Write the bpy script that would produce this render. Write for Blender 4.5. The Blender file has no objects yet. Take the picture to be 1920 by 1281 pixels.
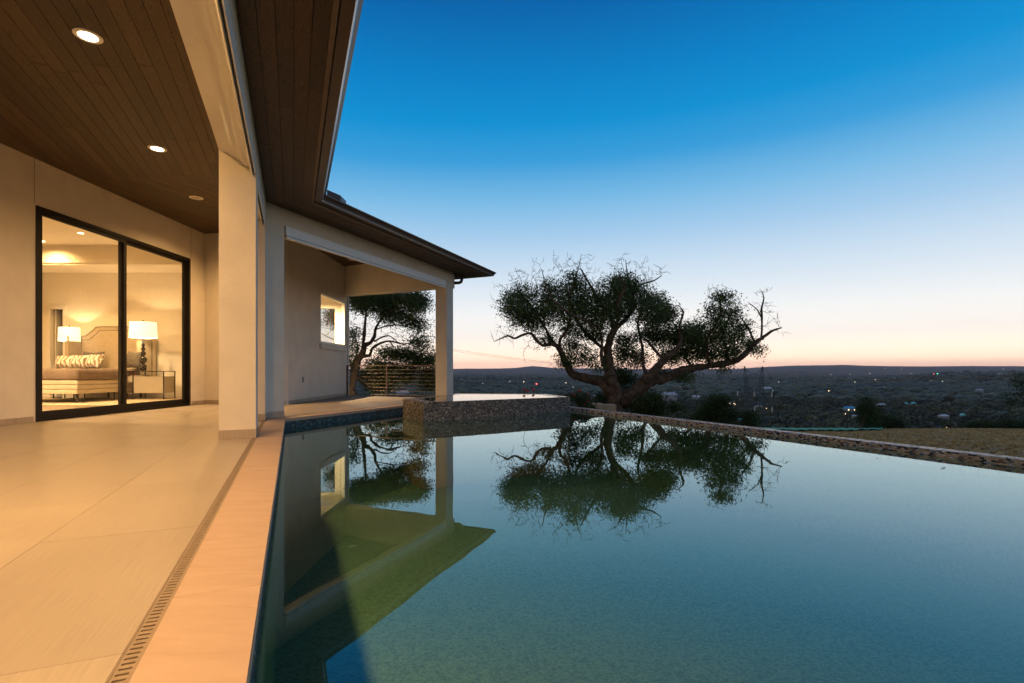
import bpy, math, random
import numpy as np
from math import sin, cos, pi, radians, sqrt
from mathutils import Vector, Matrix, noise

random.seed(7); rng = np.random.default_rng(7)
scene = bpy.context.scene
C = scene.collection

# ------------------------------------------------------------------ camera, light, exposure
F, HZ, EYE = 950.0, 695.0, 0.75          # focal length and horizon row in the 1920 px photograph, eye height
cam_data = bpy.data.cameras.new('camera')
cam = bpy.data.objects.new('camera', cam_data); C.objects.link(cam)
cam.location = (0, 0, EYE); cam.rotation_euler = (pi/2, 0, 0)
cam_data.sensor_width = 36; cam_data.lens = F/1920*36
cam_data.shift_y = (HZ-640.5)/1920
cam_data.clip_start = 0.05; cam_data.clip_end = 40000
scene.camera = cam
scene.view_settings.view_transform = 'Standard'; scene.view_settings.look = 'None'
scene.view_settings.exposure = 0; scene.view_settings.gamma = 1
scene.view_settings.use_curve_mapping = False

def lin(r, g, b, k=1.0):
    f = lambda c: (c/255/12.92 if c <= 10 else ((c/255+.055)/1.055)**2.4)*k
    return (f(r), f(g), f(b), 1)

world = bpy.data.worlds.new('World'); scene.world = world; world.use_nodes = True
nt = world.node_tree; nt.nodes.clear()
def wn(t): return nt.nodes.new(t)
out = wn('ShaderNodeOutputWorld'); bg = wn('ShaderNodeBackground')
tc = wn('ShaderNodeTexCoord')
sx = wn('ShaderNodeSeparateXYZ'); nt.links.new(tc.outputs['Generated'], sx.inputs[0])
def wm(op, a, b=None):
    n = wn('ShaderNodeMath'); n.operation = op
    for i, v in enumerate((a, b)):
        if v is None: continue
        if isinstance(v, (int, float)): n.inputs[i].default_value = v
        else: nt.links.new(v, n.inputs[i])
    return n.outputs[0]
GLOW = radians(36)
gx = wm('MULTIPLY', sx.outputs['X'], sin(GLOW)); gy = wm('MULTIPLY', sx.outputs['Y'], cos(GLOW))
gl = wm('ADD', gx, gy)
asin_ = wm('MULTIPLY', wm('ARCSINE', sx.outputs['Z']), 180/pi)              # elevation, degrees
# the after-glow lifts the bright band towards the place where the sun went down
lift = wm('MULTIPLY', wm('SUBTRACT', gl, 0.80), wm('MINIMUM', wm('MAXIMUM', asin_, 0.0), 20.0))
val = wm('SUBTRACT', asin_, wm('MULTIPLY', lift, 0.08))
ramp = wn('ShaderNodeValToRGB'); nt.links.new(wm('DIVIDE', val, 90.0), ramp.inputs[0])
stops = [(0.0, (250,196,168), 2.3), (1.0, (255,216,184), 2.2), (2.2, (255,233,210), 1.6), (3.6, (253,244,234), 1.2), (6.0, (255,255,253), 1.03),
         (9.0, (229,241,251), 1), (14.9, (167,207,240), 1), (18.5, (122,189,233), 1), (22.4, (57,160,221), 1), (26, (8,146,213), 1), (30, (0,130,201), 1),
         (36, (0,101,174), 1), (52, (50,108,165), 1), (90, (116,130,158), 1)]
cr = ramp.color_ramp
while len(cr.elements) > 1: cr.elements.remove(cr.elements[-1])
cr.elements[0].position = 0; cr.elements[0].color = lin(*stops[0][1], k=stops[0][2])
for e, c, k_ in stops[1:]:
    el = cr.elements.new(e/90); el.color = lin(*c, k=k_)
# below the horizon line: dusk haze, and the side away from the glow is cooler and dimmer
cool = wn('ShaderNodeMix'); cool.data_type = 'RGBA'; cool.blend_type = 'MIX'
fac = wn('ShaderNodeMapRange'); fac.inputs[1].default_value = 0.50; fac.inputs[2].default_value = -0.7
fac.inputs[3].default_value = 0; fac.inputs[4].default_value = .85
nt.links.new(gl, fac.inputs[0]); nt.links.new(fac.outputs[0], cool.inputs[0])
nt.links.new(ramp.outputs[0], cool.inputs[6]); cool.inputs[7].default_value = (.34, .30, .30, 1)
sky = wn('ShaderNodeTexSky'); sky.sky_type = 'NISHITA'; sky.sun_disc = False
sky.sun_elevation = radians(-1.5); sky.sun_rotation = GLOW
skm = wn('ShaderNodeMix'); skm.data_type = 'RGBA'; skm.blend_type = 'ADD'; skm.inputs[0].default_value = 0.008
nt.links.new(cool.outputs[2], skm.inputs[6]); nt.links.new(sky.outputs[0], skm.inputs[7])
nt.links.new(skm.outputs[2], bg.inputs[0]); bg.inputs[1].default_value = 1.0
nt.links.new(bg.outputs[0], out.inputs[0])
WARM = (1.0, 0.57, 0.21)

# ------------------------------------------------------------------ helpers
def tag(o, label=None, cat=None, group=None, kind=None):
    for k, v in (('label', label), ('category', cat), ('group', group), ('kind', kind)):
        if v: o[k] = v
    return o
def thing(name, label, cat, loc=(0,0,0), group=None, rz=0):
    o = bpy.data.objects.new(name, None); C.objects.link(o); o.location = loc; o.rotation_euler = (0,0,rz)
    return tag(o, label, cat, group)
def obj(name, verts, faces, mat, parent=None, smooth=False, kind=None, label=None):
    me = bpy.data.meshes.new(name); me.from_pydata([tuple(v) for v in verts], [], faces); me.update()
    me.materials.append(mat)
    if smooth: me.polygons.foreach_set('use_smooth', [True]*len(me.polygons))
    o = bpy.data.objects.new(name, me); C.objects.link(o)
    if parent is not None: o.parent = parent
    if kind: o['kind'] = kind
    if label: o['label'] = label
    return o
def relocate(o, loc):
    """moves a mesh object's origin while its shape stays"""
    o.data.transform(Matrix.Translation(-Vector(loc))); o.location = loc; return o
class MB:
    def __init__(s): s.v = []; s.f = []
    def add(s, v, f):
        n = len(s.v); s.v += [tuple(p) for p in v]; s.f += [tuple(i+n for i in q) for q in f]; return s
    def box(s, x0, x1, y0, y1, z0, z1, M=None):
        v = [(x,y,z) for z in (z0,z1) for x,y in ((x0,y0),(x1,y0),(x1,y1),(x0,y1))]
        if M is not None: v = [M @ Vector(p) for p in v]
        return s.add(v, [(3,2,1,0),(4,5,6,7),(0,1,5,4),(1,2,6,5),(2,3,7,6),(3,0,4,7)])
    def prism(s, poly, z0, z1):
        a = sum(p[0]*q[1]-q[0]*p[1] for p, q in zip(poly, poly[1:]+poly[:1]))
        if a < 0: poly = poly[::-1]
        n = len(poly)
        zz0 = z0 if callable(z0) else (lambda p: z0); zz1 = z1 if callable(z1) else (lambda p: z1)
        v = [(p[0],p[1],zz0(p)) for p in poly]+[(p[0],p[1],zz1(p)) for p in poly]
        return s.add(v, [tuple(range(n-1,-1,-1)), tuple(range(n,2*n))]+[(i,(i+1)%n,(i+1)%n+n,i+n) for i in range(n)])
    def sweep(s, prof, p0, p1, out_dir, closed=True):
        """profile (d, z) carried from p0 to p1; d measured along out_dir"""
        n = len(prof); v = []
        for p in (p0, p1): v += [(p[0]+out_dir[0]*d, p[1]+out_dir[1]*d, z) for d, z in prof]
        f = [(i,(i+1)%n,(i+1)%n+n,i+n) for i in range(n if closed else n-1)]
        if closed: f += [tuple(range(n-1,-1,-1)), tuple(range(n,2*n))]
        return s.add(v, f)
    def loft(s, rings, caps=True):
        n = len(rings[0]); v = [p for r in rings for p in r]; f = []
        for k in range(len(rings)-1):
            f += [(k*n+i, k*n+(i+1)%n, (k+1)*n+(i+1)%n, (k+1)*n+i) for i in range(n)]
        if caps: f += [tuple(range(n-1,-1,-1)), tuple((len(rings)-1)*n+i for i in range(n))]
        return s.add(v, f)
    def lathe(s, prof, c, n=20, caps=True):
        return s.loft([[(c[0]+r*cos(2*pi*i/n), c[1]+r*sin(2*pi*i/n), c[2]+z) for i in range(n)] for r, z in prof], caps)
    def tube(s, pts, rad, n=6, caps=True, rough=0):
        pts = [Vector(p) for p in pts]; rings = []
        if not isinstance(rad, (list, tuple, np.ndarray)): rad = [rad]*len(pts)
        up = None
        for i, p in enumerate(pts):
            t = (pts[min(i+1,len(pts)-1)]-pts[max(i-1,0)])
            if t.length < 1e-9: t = Vector((0,0,1))
            t.normalize()
            if up is None: up = t.orthogonal().normalized()
            else:
                up = up - t*up.dot(t)
                up = up.normalized() if up.length > 1e-6 else t.orthogonal().normalized()
            w = t.cross(up)
            rings.append([p+(up*cos(2*pi*k/n)+w*sin(2*pi*k/n))*rad[i]*(1+(rough*noise.noise(Vector((p.x*5+7*cos(2*pi*k/n), p.y*5+7*sin(2*pi*k/n), p.z*2.2))) if rough else 0)) for k in range(n)])
        return s.loft(rings, caps)
    def ico(s, c, r, sub=1, sq=1.0, rough=0.0, seed=0):
        v, f = ICO[sub]
        out = []
        for p in v:
            k = 1+rough*noise.noise(Vector(p)*2.1+Vector((seed*3.7, seed*1.3, 0)))
            out.append((c[0]+p[0]*r*k, c[1]+p[1]*r*k, c[2]+p[2]*r*k*sq))
        return s.add(out, f)
    def build(s, name, mat, parent=None, smooth=False, kind=None, label=None):
        return obj(name, s.v, s.f, mat, parent, smooth, kind, label)
def make_ico(sub):
    t = (1+5**.5)/2
    v = [Vector(p).normalized() for p in [(-1,t,0),(1,t,0),(-1,-t,0),(1,-t,0),(0,-1,t),(0,1,t),(0,-1,-t),(0,1,-t),(t,0,-1),(t,0,1),(-t,0,-1),(-t,0,1)]]
    f = [(0,11,5),(0,5,1),(0,1,7),(0,7,10),(0,10,11),(1,5,9),(5,11,4),(11,10,2),(10,7,6),(7,1,8),(3,9,4),(3,4,2),(3,2,6),(3,6,8),(3,8,9),(4,9,5),(2,4,11),(6,2,10),(8,6,7),(9,8,1)]
    for _ in range(sub):
        mid = {}; nf = []
        def m(a, b):
            k = (min(a,b), max(a,b))
            if k not in mid: v.append(((v[a]+v[b])/2).normalized()); mid[k] = len(v)-1
            return mid[k]
        for a, b, c in f:
            x, y, z = m(a,b), m(b,c), m(c,a); nf += [(a,x,z),(b,y,x),(c,z,y),(x,y,z)]
        f = nf
    return [tuple(p) for p in v], f
ICO = [make_ico(0), make_ico(1), make_ico(2)]

def at(px, py, z=0.0):
    """the point of the level z that the photograph shows at px, py"""
    Y = (EYE-z)*F/(py-HZ); return Vector(((px-960)/F*Y, Y, z))
def at_depth(px, py, Y):
    return Vector(((px-960)/F*Y, Y, EYE+(HZ-py)/F*Y))

def clip(poly, planes):
    for nx, ny, d in planes:                       # keep nx*x+ny*y <= d
        res = []
        for i in range(len(poly)):
            p, q = poly[i], poly[(i+1)%len(poly)]
            a, b = nx*p[0]+ny*p[1]-d, nx*q[0]+ny*q[1]-d
            if a <= 0: res.append(p)
            if (a < 0) != (b < 0) and abs(a-b) > 1e-12 and a != 0 and b != 0:
                t = a/(a-b); res.append((p[0]+(q[0]-p[0])*t, p[1]+(q[1]-p[1])*t))
        poly = res
        if len(poly) < 3: return []
    return poly
def planes_of(poly):
    a = sum(p[0]*q[1]-q[0]*p[1] for p, q in zip(poly, poly[1:]+poly[:1]))
    if a < 0: poly = poly[::-1]
    res = []
    for p, q in zip(poly, poly[1:]+poly[:1]):
        n = (q[1]-p[1], -(q[0]-p[0])); L = sqrt(n[0]**2+n[1]**2)
        res.append((n[0]/L, n[1]/L, (n[0]*p[0]+n[1]*p[1])/L))
    return res
def area(poly): return abs(sum(p[0]*q[1]-q[0]*p[1] for p, q in zip(poly, poly[1:]+poly[:1])))/2

# ------------------------------------------------------------------ the two wings' directions
AA = radians(23.45); BA = radians(21.3)
a = Vector((-sin(AA), cos(AA))); p = Vector((cos(AA), sin(AA)))       # along the near wing, and square to it towards the pool
b = Vector((sin(BA), cos(BA))); n = Vector((cos(BA), -sin(BA)))       # the same for the far wing
VF, NF = -0.372, -6.417                                               # faces of the two wings' columns
def uv(u, v): q = a*u+p*v; return (q.x, q.y)
def tn(t, d): q = b*t+n*(NF+d); return (q.x, q.y)                     # d: distance in front of the far wing's face
def corner(d):
    """where the two wings' lines offset by d towards the pool meet"""
    M = np.array([[p.x, p.y], [n.x, n.y]]); s = np.linalg.solve(M, [VF+d, NF+d]); return (float(s[0]), float(s[1]))
C0 = corner(0)
T0 = b.x*C0[0]+b.y*C0[1]; U0 = a.x*C0[0]+a.y*C0[1]                    # coordinates of that corner along each wing
def on_far(t, d=0): return tn(T0+t, d)
ZB, ZS, ZC = 2.91, 3.37, 3.84                                         # opening head, eave soffit, porch ceiling
XW = -6.95                                                            # bedroom wall

# ------------------------------------------------------------------ materials
def new_mat(name):
    m = bpy.data.materials.new(name); m.use_nodes = True
    t = m.node_tree; b_ = t.nodes['Principled BSDF']; return m, t, b_
def N(t, kind, **kw):
    x = t.nodes.new(kind)
    for k, v in kw.items():
        if k in x.inputs: x.inputs[k].default_value = v
        else: setattr(x, k, v)
    return x
def L(t, a_, b_): t.links.new(a_, b_)
def coords(t, rot=0.0, scale=(1,1,1), out_='Object'):
    c = N(t, 'ShaderNodeTexCoord'); m = N(t, 'ShaderNodeMapping'); m.inputs['Rotation'].default_value = (0,0,rot); m.inputs['Scale'].default_value = scale
    L(t, c.outputs[out_], m.inputs[0]); return m.outputs[0]
def two_tone(t, fac, c1, c2):
    r = N(t, 'ShaderNodeValToRGB'); r.color_ramp.elements[0].color = (*c1,1); r.color_ramp.elements[1].color = (*c2,1)
    L(t, fac, r.inputs[0]); return r
def plain(name, col, rough=.5, metal=0, spec=.5, vary=.0, scale=8, bump=0, bscale=60):
    m, t, s = new_mat(name)
    s.inputs['Roughness'].default_value = rough; s.inputs['Metallic'].default_value = metal
    s.inputs['Specular IOR Level'].default_value = spec
    co = coords(t)
    nz = N(t, 'ShaderNodeTexNoise', Scale=scale, Detail=5.0); L(t, co, nz.inputs['Vector'])
    r = two_tone(t, nz.outputs[0], [c*(1-vary) for c in col], [min(1,c*(1+vary)) for c in col]); 
    r.color_ramp.elements[0].position = .3; r.color_ramp.elements[1].position = .7
    L(t, r.outputs[0], s.inputs['Base Color'])
    if bump:
        n2 = N(t, 'ShaderNodeTexNoise', Scale=bscale, Detail=4.0); L(t, co, n2.inputs['Vector'])
        bp = N(t, 'ShaderNodeBump', Strength=bump, Distance=.01); L(t, n2.outputs[0], bp.inputs['Height']); L(t, bp.outputs[0], s.inputs['Normal'])
    return m
def emitter(name, col, power):
    m, t, s = new_mat(name); s.inputs['Base Color'].default_value = (.8,.8,.8,1)
    s.inputs['Emission Color'].default_value = (*col,1); s.inputs['Emission Strength'].default_value = power; return m
M_stucco = plain('stucco', (.59,.53,.445), .85, vary=.06, scale=2.6, bump=.55, bscale=85, spec=.25)
M_stucco2 = plain('interior_paint', (.80,.74,.62), .8, vary=.02, spec=.2)
M_white = plain('white_metal', (.62,.60,.55), .16, vary=.02)
M_lightmetal = plain('silver_metal', (.66,.67,.69), .35, vary=.03)
M_black = plain('black', (.012,.011,.011), .4, vary=.1)
M_bronze = plain('bronze_frame', (.009,.007,.006), .5, vary=.15, spec=.2)
M_gutter = plain('brown_gutter', (.055,.036,.028), .38, vary=.12, scale=3)
M_lip_shine = plain('gutter_lip_shine', (.55,.55,.58), .25, metal=.6)  # pale tone stands in for the shine on the brown gutter's lip
M_fascia = plain('fascia', (.115,.075,.05), .6, vary=.15)
M_roof = plain('roof_metal', (.06,.06,.07), .45)
M_grout = plain('grout', (.20,.165,.13), .9, vary=.1)
M_rail = plain('rail_steel', (.13,.09,.062), .42, metal=.4, vary=.2)
M_pvc = plain('grate_plastic', (.17,.125,.082), .6, vary=.1, scale=20)
M_dark = plain('dark_void', (.02,.018,.015), .9)
M_plate = plain('cover_plate', (.13,.12,.11), .4)
M_trim = plain('light_trim', (.82,.78,.70), .45)
M_grille = plain('speaker_grille', (.60,.53,.42), .6, bump=.6, bscale=500)

def wood(name, rot, dark, light, groove=1.0):
    """stained pine: long cathedral figures along the boards, each board its own tone"""
    m, t, s = new_mat(name)
    c = N(t, 'ShaderNodeTexCoord'); oi = N(t, 'ShaderNodeObjectInfo')
    mp = N(t, 'ShaderNodeMapping'); mp.inputs['Rotation'].default_value = (0,0,rot)
    L(t, c.outputs['Object'], mp.inputs[0])
    off = N(t, 'ShaderNodeVectorMath', operation='MULTIPLY_ADD'); L(t, oi.outputs['Random'], off.inputs[0])
    off.inputs[1].default_value = (37.0, 11.0, 19.0); L(t, mp.outputs[0], off.inputs[2])
    st = N(t, 'ShaderNodeMapping'); st.inputs['Scale'].default_value = (9.0, 1.1, 9.0); L(t, off.outputs[0], st.inputs[0])
    n1 = N(t, 'ShaderNodeTexNoise', Scale=1.5, Detail=2.0); L(t, st.outputs[0], n1.inputs['Vector'])
    mu = N(t, 'ShaderNodeMath', operation='MULTIPLY'); mu.inputs[1].default_value = 75.0; L(t, n1.outputs[0], mu.inputs[0])
    si = N(t, 'ShaderNodeMath', operation='SINE'); L(t, mu.outputs[0], si.inputs[0])
    ab = N(t, 'ShaderNodeMath', operation='ABSOLUTE'); L(t, si.outputs[0], ab.inputs[0])
    st2 = N(t, 'ShaderNodeMapping'); st2.inputs['Scale'].default_value = (260.0, 7.0, 200.0); L(t, off.outputs[0], st2.inputs[0])
    n2 = N(t, 'ShaderNodeTexNoise', Scale=1.0, Detail=3.0); L(t, st2.outputs[0], n2.inputs['Vector'])
    mx = N(t, 'ShaderNodeMath', operation='MULTIPLY_ADD'); L(t, ab.outputs[0], mx.inputs[0]); mx.inputs[1].default_value = .62
    L(t, n2.outputs[0], mx.inputs[2])
    r = two_tone(t, mx.outputs[0], dark, light); r.color_ramp.elements[0].position = .40; r.color_ramp.elements[1].position = 1.05 if False else 1.0
    hs = N(t, 'ShaderNodeHueSaturation'); L(t, r.outputs[0], hs.inputs['Color'])
    mr = N(t, 'ShaderNodeMapRange'); mr.inputs[3].default_value = .66; mr.inputs[4].default_value = 1.34
    L(t, oi.outputs['Random'], mr.inputs[0]); L(t, mr.outputs[0], hs.inputs['Value'])
    L(t, hs.outputs[0], s.inputs['Base Color']); s.inputs['Roughness'].default_value = .5
    s.inputs['Specular IOR Level'].default_value = .35
    bp = N(t, 'ShaderNodeBump', Strength=.25, Distance=.004); L(t, mx.outputs[0], bp.inputs['Height']); L(t, bp.outputs[0], s.inputs['Normal'])
    return m
M_woodA = wood('ceiling_wood_near', -AA, (.005,.0026,.0012), (.068,.038,.0165))
M_woodB = wood('ceiling_wood_far', BA, (.005,.0026,.0012), (.068,.038,.0165))

def tile_mat(name, rot, c1, c2, streak=220., rough=.33):
    """porcelain with fine linen-like streaks along its length"""
    m, t, s = new_mat(name)
    oi = N(t, 'ShaderNodeObjectInfo')
    c = N(t, 'ShaderNodeTexCoord'); mp = N(t, 'ShaderNodeMapping'); mp.inputs['Rotation'].default_value = (0,0,rot); L(t, c.outputs['Object'], mp.inputs[0])
    off = N(t, 'ShaderNodeVectorMath', operation='MULTIPLY_ADD'); L(t, oi.outputs['Random'], off.inputs[0]); off.inputs[1].default_value = (23,31,0); L(t, mp.outputs[0], off.inputs[2])
    st = N(t, 'ShaderNodeMapping'); st.inputs['Scale'].default_value = (streak, 3.5, 1); L(t, off.outputs[0], st.inputs[0])
    n1 = N(t, 'ShaderNodeTexNoise', Scale=1.0, Detail=3.0, Roughness=.7); L(t, st.outputs[0], n1.inputs['Vector'])
    n2 = N(t, 'ShaderNodeTexNoise', Scale=2.3, Detail=4.0); L(t, off.outputs[0], n2.inputs['Vector'])
    ad = N(t, 'ShaderNodeMath', operation='MULTIPLY_ADD'); L(t, n2.outputs[0], ad.inputs[0]); ad.inputs[1].default_value = .5; L(t, n1.outputs[0], ad.inputs[2])
    r = two_tone(t, ad.outputs[0], c1, c2); r.color_ramp.elements[0].position = .45; r.color_ramp.elements[1].position = 1.0
    hs = N(t, 'ShaderNodeHueSaturation'); L(t, r.outputs[0], hs.inputs['Color'])
    mr = N(t, 'ShaderNodeMapRange'); mr.inputs[3].default_value = .95; mr.inputs[4].default_value = 1.05
    L(t, oi.outputs['Random'], mr.inputs[0]); L(t, mr.outputs[0], hs.inputs['Value'])
    L(t, hs.outputs[0], s.inputs['Base Color'])
    mr2 = N(t, 'ShaderNodeMapRange'); mr2.inputs[3].default_value = rough-.06; mr2.inputs[4].default_value = rough+.12
    L(t, n2.outputs[0], mr2.inputs[0]); L(t, mr2.outputs[0], s.inputs['Roughness'])
    bp = N(t, 'ShaderNodeBump', Strength=.18, Distance=.002); L(t, n1.outputs[0], bp.inputs['Height']); L(t, bp.outputs[0], s.inputs['Normal'])
    return m
M_tile = tile_mat('porcelain_tile', -AA, (.20,.165,.13), (.28,.236,.186))
M_basetile = tile_mat('porcelain_base', -AA, (.26,.20,.15), (.38,.31,.23), streak=60)
def coping_mat():
    m, t, s = new_mat('coping_limestone')
    oi = N(t, 'ShaderNodeObjectInfo'); c = N(t, 'ShaderNodeTexCoord'); mp = N(t, 'ShaderNodeMapping')
    mp.inputs['Rotation'].default_value = (0,0,-AA); mp.inputs['Scale'].default_value = (1.3, 6.0, 1); L(t, c.outputs['Object'], mp.inputs[0])
    off = N(t, 'ShaderNodeVectorMath', operation='MULTIPLY_ADD'); L(t, oi.outputs['Random'], off.inputs[0]); off.inputs[1].default_value = (9,17,0); L(t, mp.outputs[0], off.inputs[2])
    n1 = N(t, 'ShaderNodeTexNoise', Scale=2.2, Detail=7.0, Roughness=.6, Distortion=1.2); L(t, off.outputs[0], n1.inputs['Vector'])
    r = two_tone(t, n1.outputs[0], (.275,.192,.138), (.315,.226,.165)); r.color_ramp.elements[0].position = .3; r.color_ramp.elements[1].position = .62
    L(t, r.outputs[0], s.inputs['Base Color']); s.inputs['Roughness'].default_value = .6
    n2 = N(t, 'ShaderNodeTexNoise', Scale=90., Detail=3.0); L(t, c.outputs['Object'], n2.inputs['Vector'])
    bp = N(t, 'ShaderNodeBump', Strength=.15, Distance=.004); L(t, n2.outputs[0], bp.inputs['Height']); L(t, bp.outputs[0], s.inputs['Normal'])
    return m
M_coping = coping_mat()
def mosaic_mat():
    m, t, s = new_mat('mosaic_glass')
    at_ = N(t, 'ShaderNodeAttribute'); at_.attribute_name = 'Col'
    L(t, at_.outputs['Color'], s.inputs['Base Color']); s.inputs['Roughness'].default_value = .16
    c = N(t, 'ShaderNodeTexCoord'); n2 = N(t, 'ShaderNodeTexNoise', Scale=120., Detail=2.0); L(t, c.outputs['Object'], n2.inputs['Vector'])
    bp = N(t, 'ShaderNodeBump', Strength=.2, Distance=.002); L(t, n2.outputs[0], bp.inputs['Height']); L(t, bp.outputs[0], s.inputs['Normal'])
    return m
M_mosaic = mosaic_mat()
def water_mat(name, tint, ripple=.02, scale=1.6, ior=1.9, rough=.012, gcol=(.84,.98,1.0), expo=4.3):
    """a still surface: mirror by Fresnel, clear below, tinted by the water it covers"""
    m, t, s = new_mat(name); t.nodes.remove(s)
    tr = N(t, 'ShaderNodeBsdfTransparent'); tr.inputs[0].default_value = (*tint,1)
    gl_ = N(t, 'ShaderNodeBsdfGlossy', Roughness=rough, Color=(*gcol,1)); lw = N(t, 'ShaderNodeLayerWeight', Blend=.5)
    pw = N(t, 'ShaderNodeMath', operation='POWER'); L(t, lw.outputs['Facing'], pw.inputs[0]); pw.inputs[1].default_value = expo
    fr = N(t, 'ShaderNodeMapRange'); L(t, pw.outputs[0], fr.inputs[0]); fr.inputs[3].default_value = ((ior-1)/(ior+1))**2; fr.inputs[4].default_value = 1.0
    mx = N(t, 'ShaderNodeMixShader'); o_ = t.nodes['Material Output']
    c = N(t, 'ShaderNodeTexCoord'); n2 = N(t, 'ShaderNodeTexNoise', Scale=scale, Detail=2.0); L(t, c.outputs['Object'], n2.inputs['Vector'])
    bp = N(t, 'ShaderNodeBump', Strength=ripple, Distance=.05); L(t, n2.outputs[0], bp.inputs['Height'])
    L(t, bp.outputs[0], gl_.inputs['Normal']); L(t, bp.outputs[0], lw.inputs['Normal'])
    L(t, fr.outputs[0], mx.inputs[0]); L(t, tr.outputs[0], mx.inputs[1]); L(t, gl_.outputs[0], mx.inputs[2]); L(t, mx.outputs[0], o_.inputs[0])
    return m
M_water = water_mat('pool_water', (.84,.95,.78), .02, ior=1.75, gcol=(.80,.98,1.0), expo=3.9)
M_spawater = water_mat('spa_water', (.62,.86,.82), .006, gcol=(1,.98,.97))
M_glass = water_mat('window_glass', (.97,.97,.95), 0.0, ior=1.45, gcol=(1,1,1), expo=5)
M_glass2 = water_mat('coated_glass', (.93,.95,.93), 0.0, ior=2.4, gcol=(1,1,1))
def plaster_mat():
    m, t, s = new_mat('pebble_plaster')
    co = coords(t)
    v = N(t, 'ShaderNodeTexVoronoi', Scale=62.0); L(t, co, v.inputs['Vector'])
    n1 = N(t, 'ShaderNodeTexNoise', Scale=30., Detail=4., Roughness=.75); L(t, co, n1.inputs['Vector'])
    sp = N(t, 'ShaderNodeSeparateColor'); L(t, v.outputs['Color'], sp.inputs[0])
    ad = N(t, 'ShaderNodeMath', operation='MULTIPLY_ADD'); L(t, sp.outputs[0], ad.inputs[0]); ad.inputs[1].default_value = .6; L(t, n1.outputs[0], ad.inputs[2])
    r = two_tone(t, ad.outputs[0], (.030,.072,.048), (.088,.172,.120)); r.color_ramp.elements[0].position = .35; r.color_ramp.elements[1].position = 1.05 if False else 1.0
    L(t, r.outputs[0], s.inputs['Base Color']); s.inputs['Roughness'].default_value = .8
    return m
M_plaster = plaster_mat()
def lawn_mat():
    m, t, s = new_mat('dry_turf')
    co = coords(t, rot=-.35, scale=(.40, 2.4, 1))
    n1 = N(t, 'ShaderNodeTexNoise', Scale=1.1, Detail=8., Roughness=.68); L(t, co, n1.inputs['Vector'])
    r = two_tone(t, n1.outputs[0], (.22,.125,.045), (.64,.44,.17)); e = r.color_ramp.elements.new(.5); e.color = (.36,.25,.12,1)
    r.color_ramp.elements[0].position = .34; r.color_ramp.elements[2].position = .68
    L(t, r.outputs[0], s.inputs['Base Color']); s.inputs['Roughness'].default_value = .95; s.inputs['Specular IOR Level'].default_value = .05
    n2 = N(t, 'ShaderNodeTexNoise', Scale=9., Detail=6.); L(t, co, n2.inputs['Vector'])
    bp = N(t, 'ShaderNodeBump', Strength=.8, Distance=.12); L(t, n2.outputs[0], bp.inputs['Height']); L(t, bp.outputs[0], s.inputs['Normal'])
    return m
M_lawn = lawn_mat()
M_ground = plain('woodland_floor', (.045,.045,.028), .95, vary=.4, scale=.02, spec=.05)
def leaf_mat(name, c1, c2, trans=.25):
    m, t, s = new_mat(name)
    at_ = N(t, 'ShaderNodeAttribute'); at_.attribute_name = 'Col'
    sp = N(t, 'ShaderNodeSeparateColor'); L(t, at_.outputs['Color'], sp.inputs[0])
    r = two_tone(t, sp.outputs[0], c1, c2); L(t, r.outputs[0], s.inputs['Base Color'])
    s.inputs['Roughness'].default_value = .55; s.inputs['Specular IOR Level'].default_value = .2
    tl = N(t, 'ShaderNodeBsdfTranslucent'); L(t, r.outputs[0], tl.inputs[0]); mx = N(t, 'ShaderNodeMixShader'); mx.inputs[0].default_value = trans
    L(t, s.outputs[0], mx.inputs[1]); L(t, tl.outputs[0], mx.inputs[2]); L(t, mx.outputs[0], t.nodes['Material Output'].inputs[0])
    return m
M_leaf = leaf_mat('oak_leaves', (.036,.064,.022), (.125,.185,.06))
M_leaf2 = leaf_mat('shrub_leaves', (.015,.03,.010), (.06,.10,.03))
M_wood_crown = leaf_mat('woodland_leaves', (.022,.030,.014), (.13,.14,.065), .1)
M_bark = plain('bark', (.10,.073,.053), .95, vary=.45, scale=7, bump=.9, bscale=16, spec=.1)
M_bark_d = plain('twig_bark', (.075,.056,.042), .95, vary=.2, spec=.1)

def set_cols(o, cols):
    """one colour per face"""
    me = o.data; ca = me.color_attributes.new('Col', 'FLOAT_COLOR', 'CORNER')
    tot = np.empty(len(me.polygons), dtype=np.int32); me.polygons.foreach_get('loop_total', tot)
    c = np.repeat(np.asarray(cols, dtype=np.float32), tot, axis=0)
    if c.shape[1] == 3: c = np.hstack([c, np.ones((len(c),1), np.float32)])
    ca.data.foreach_set('color', c.ravel())
def fast_mesh(name, verts, faces, mat, parent=None, cols=None, kind=None, smooth=False):
    """numpy vertices (n,3) and faces (m,k) to one mesh"""
    me = bpy.data.meshes.new(name); nf, k = faces.shape
    me.vertices.add(len(verts)); me.vertices.foreach_set('co', np.asarray(verts, np.float32).ravel())
    me.loops.add(nf*k); me.loops.foreach_set('vertex_index', faces.astype(np.int32).ravel())
    me.polygons.add(nf); me.polygons.foreach_set('loop_start', np.arange(0, nf*k, k, dtype=np.int32))
    me.update(calc_edges=True); me.materials.append(mat)
    if smooth: me.polygons.foreach_set('use_smooth', np.ones(nf, bool))
    o = bpy.data.objects.new(name, me); C.objects.link(o)
    if parent is not None: o.parent = parent
    if kind: o['kind'] = kind
    if cols is not None: set_cols(o, cols)
    return o

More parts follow.
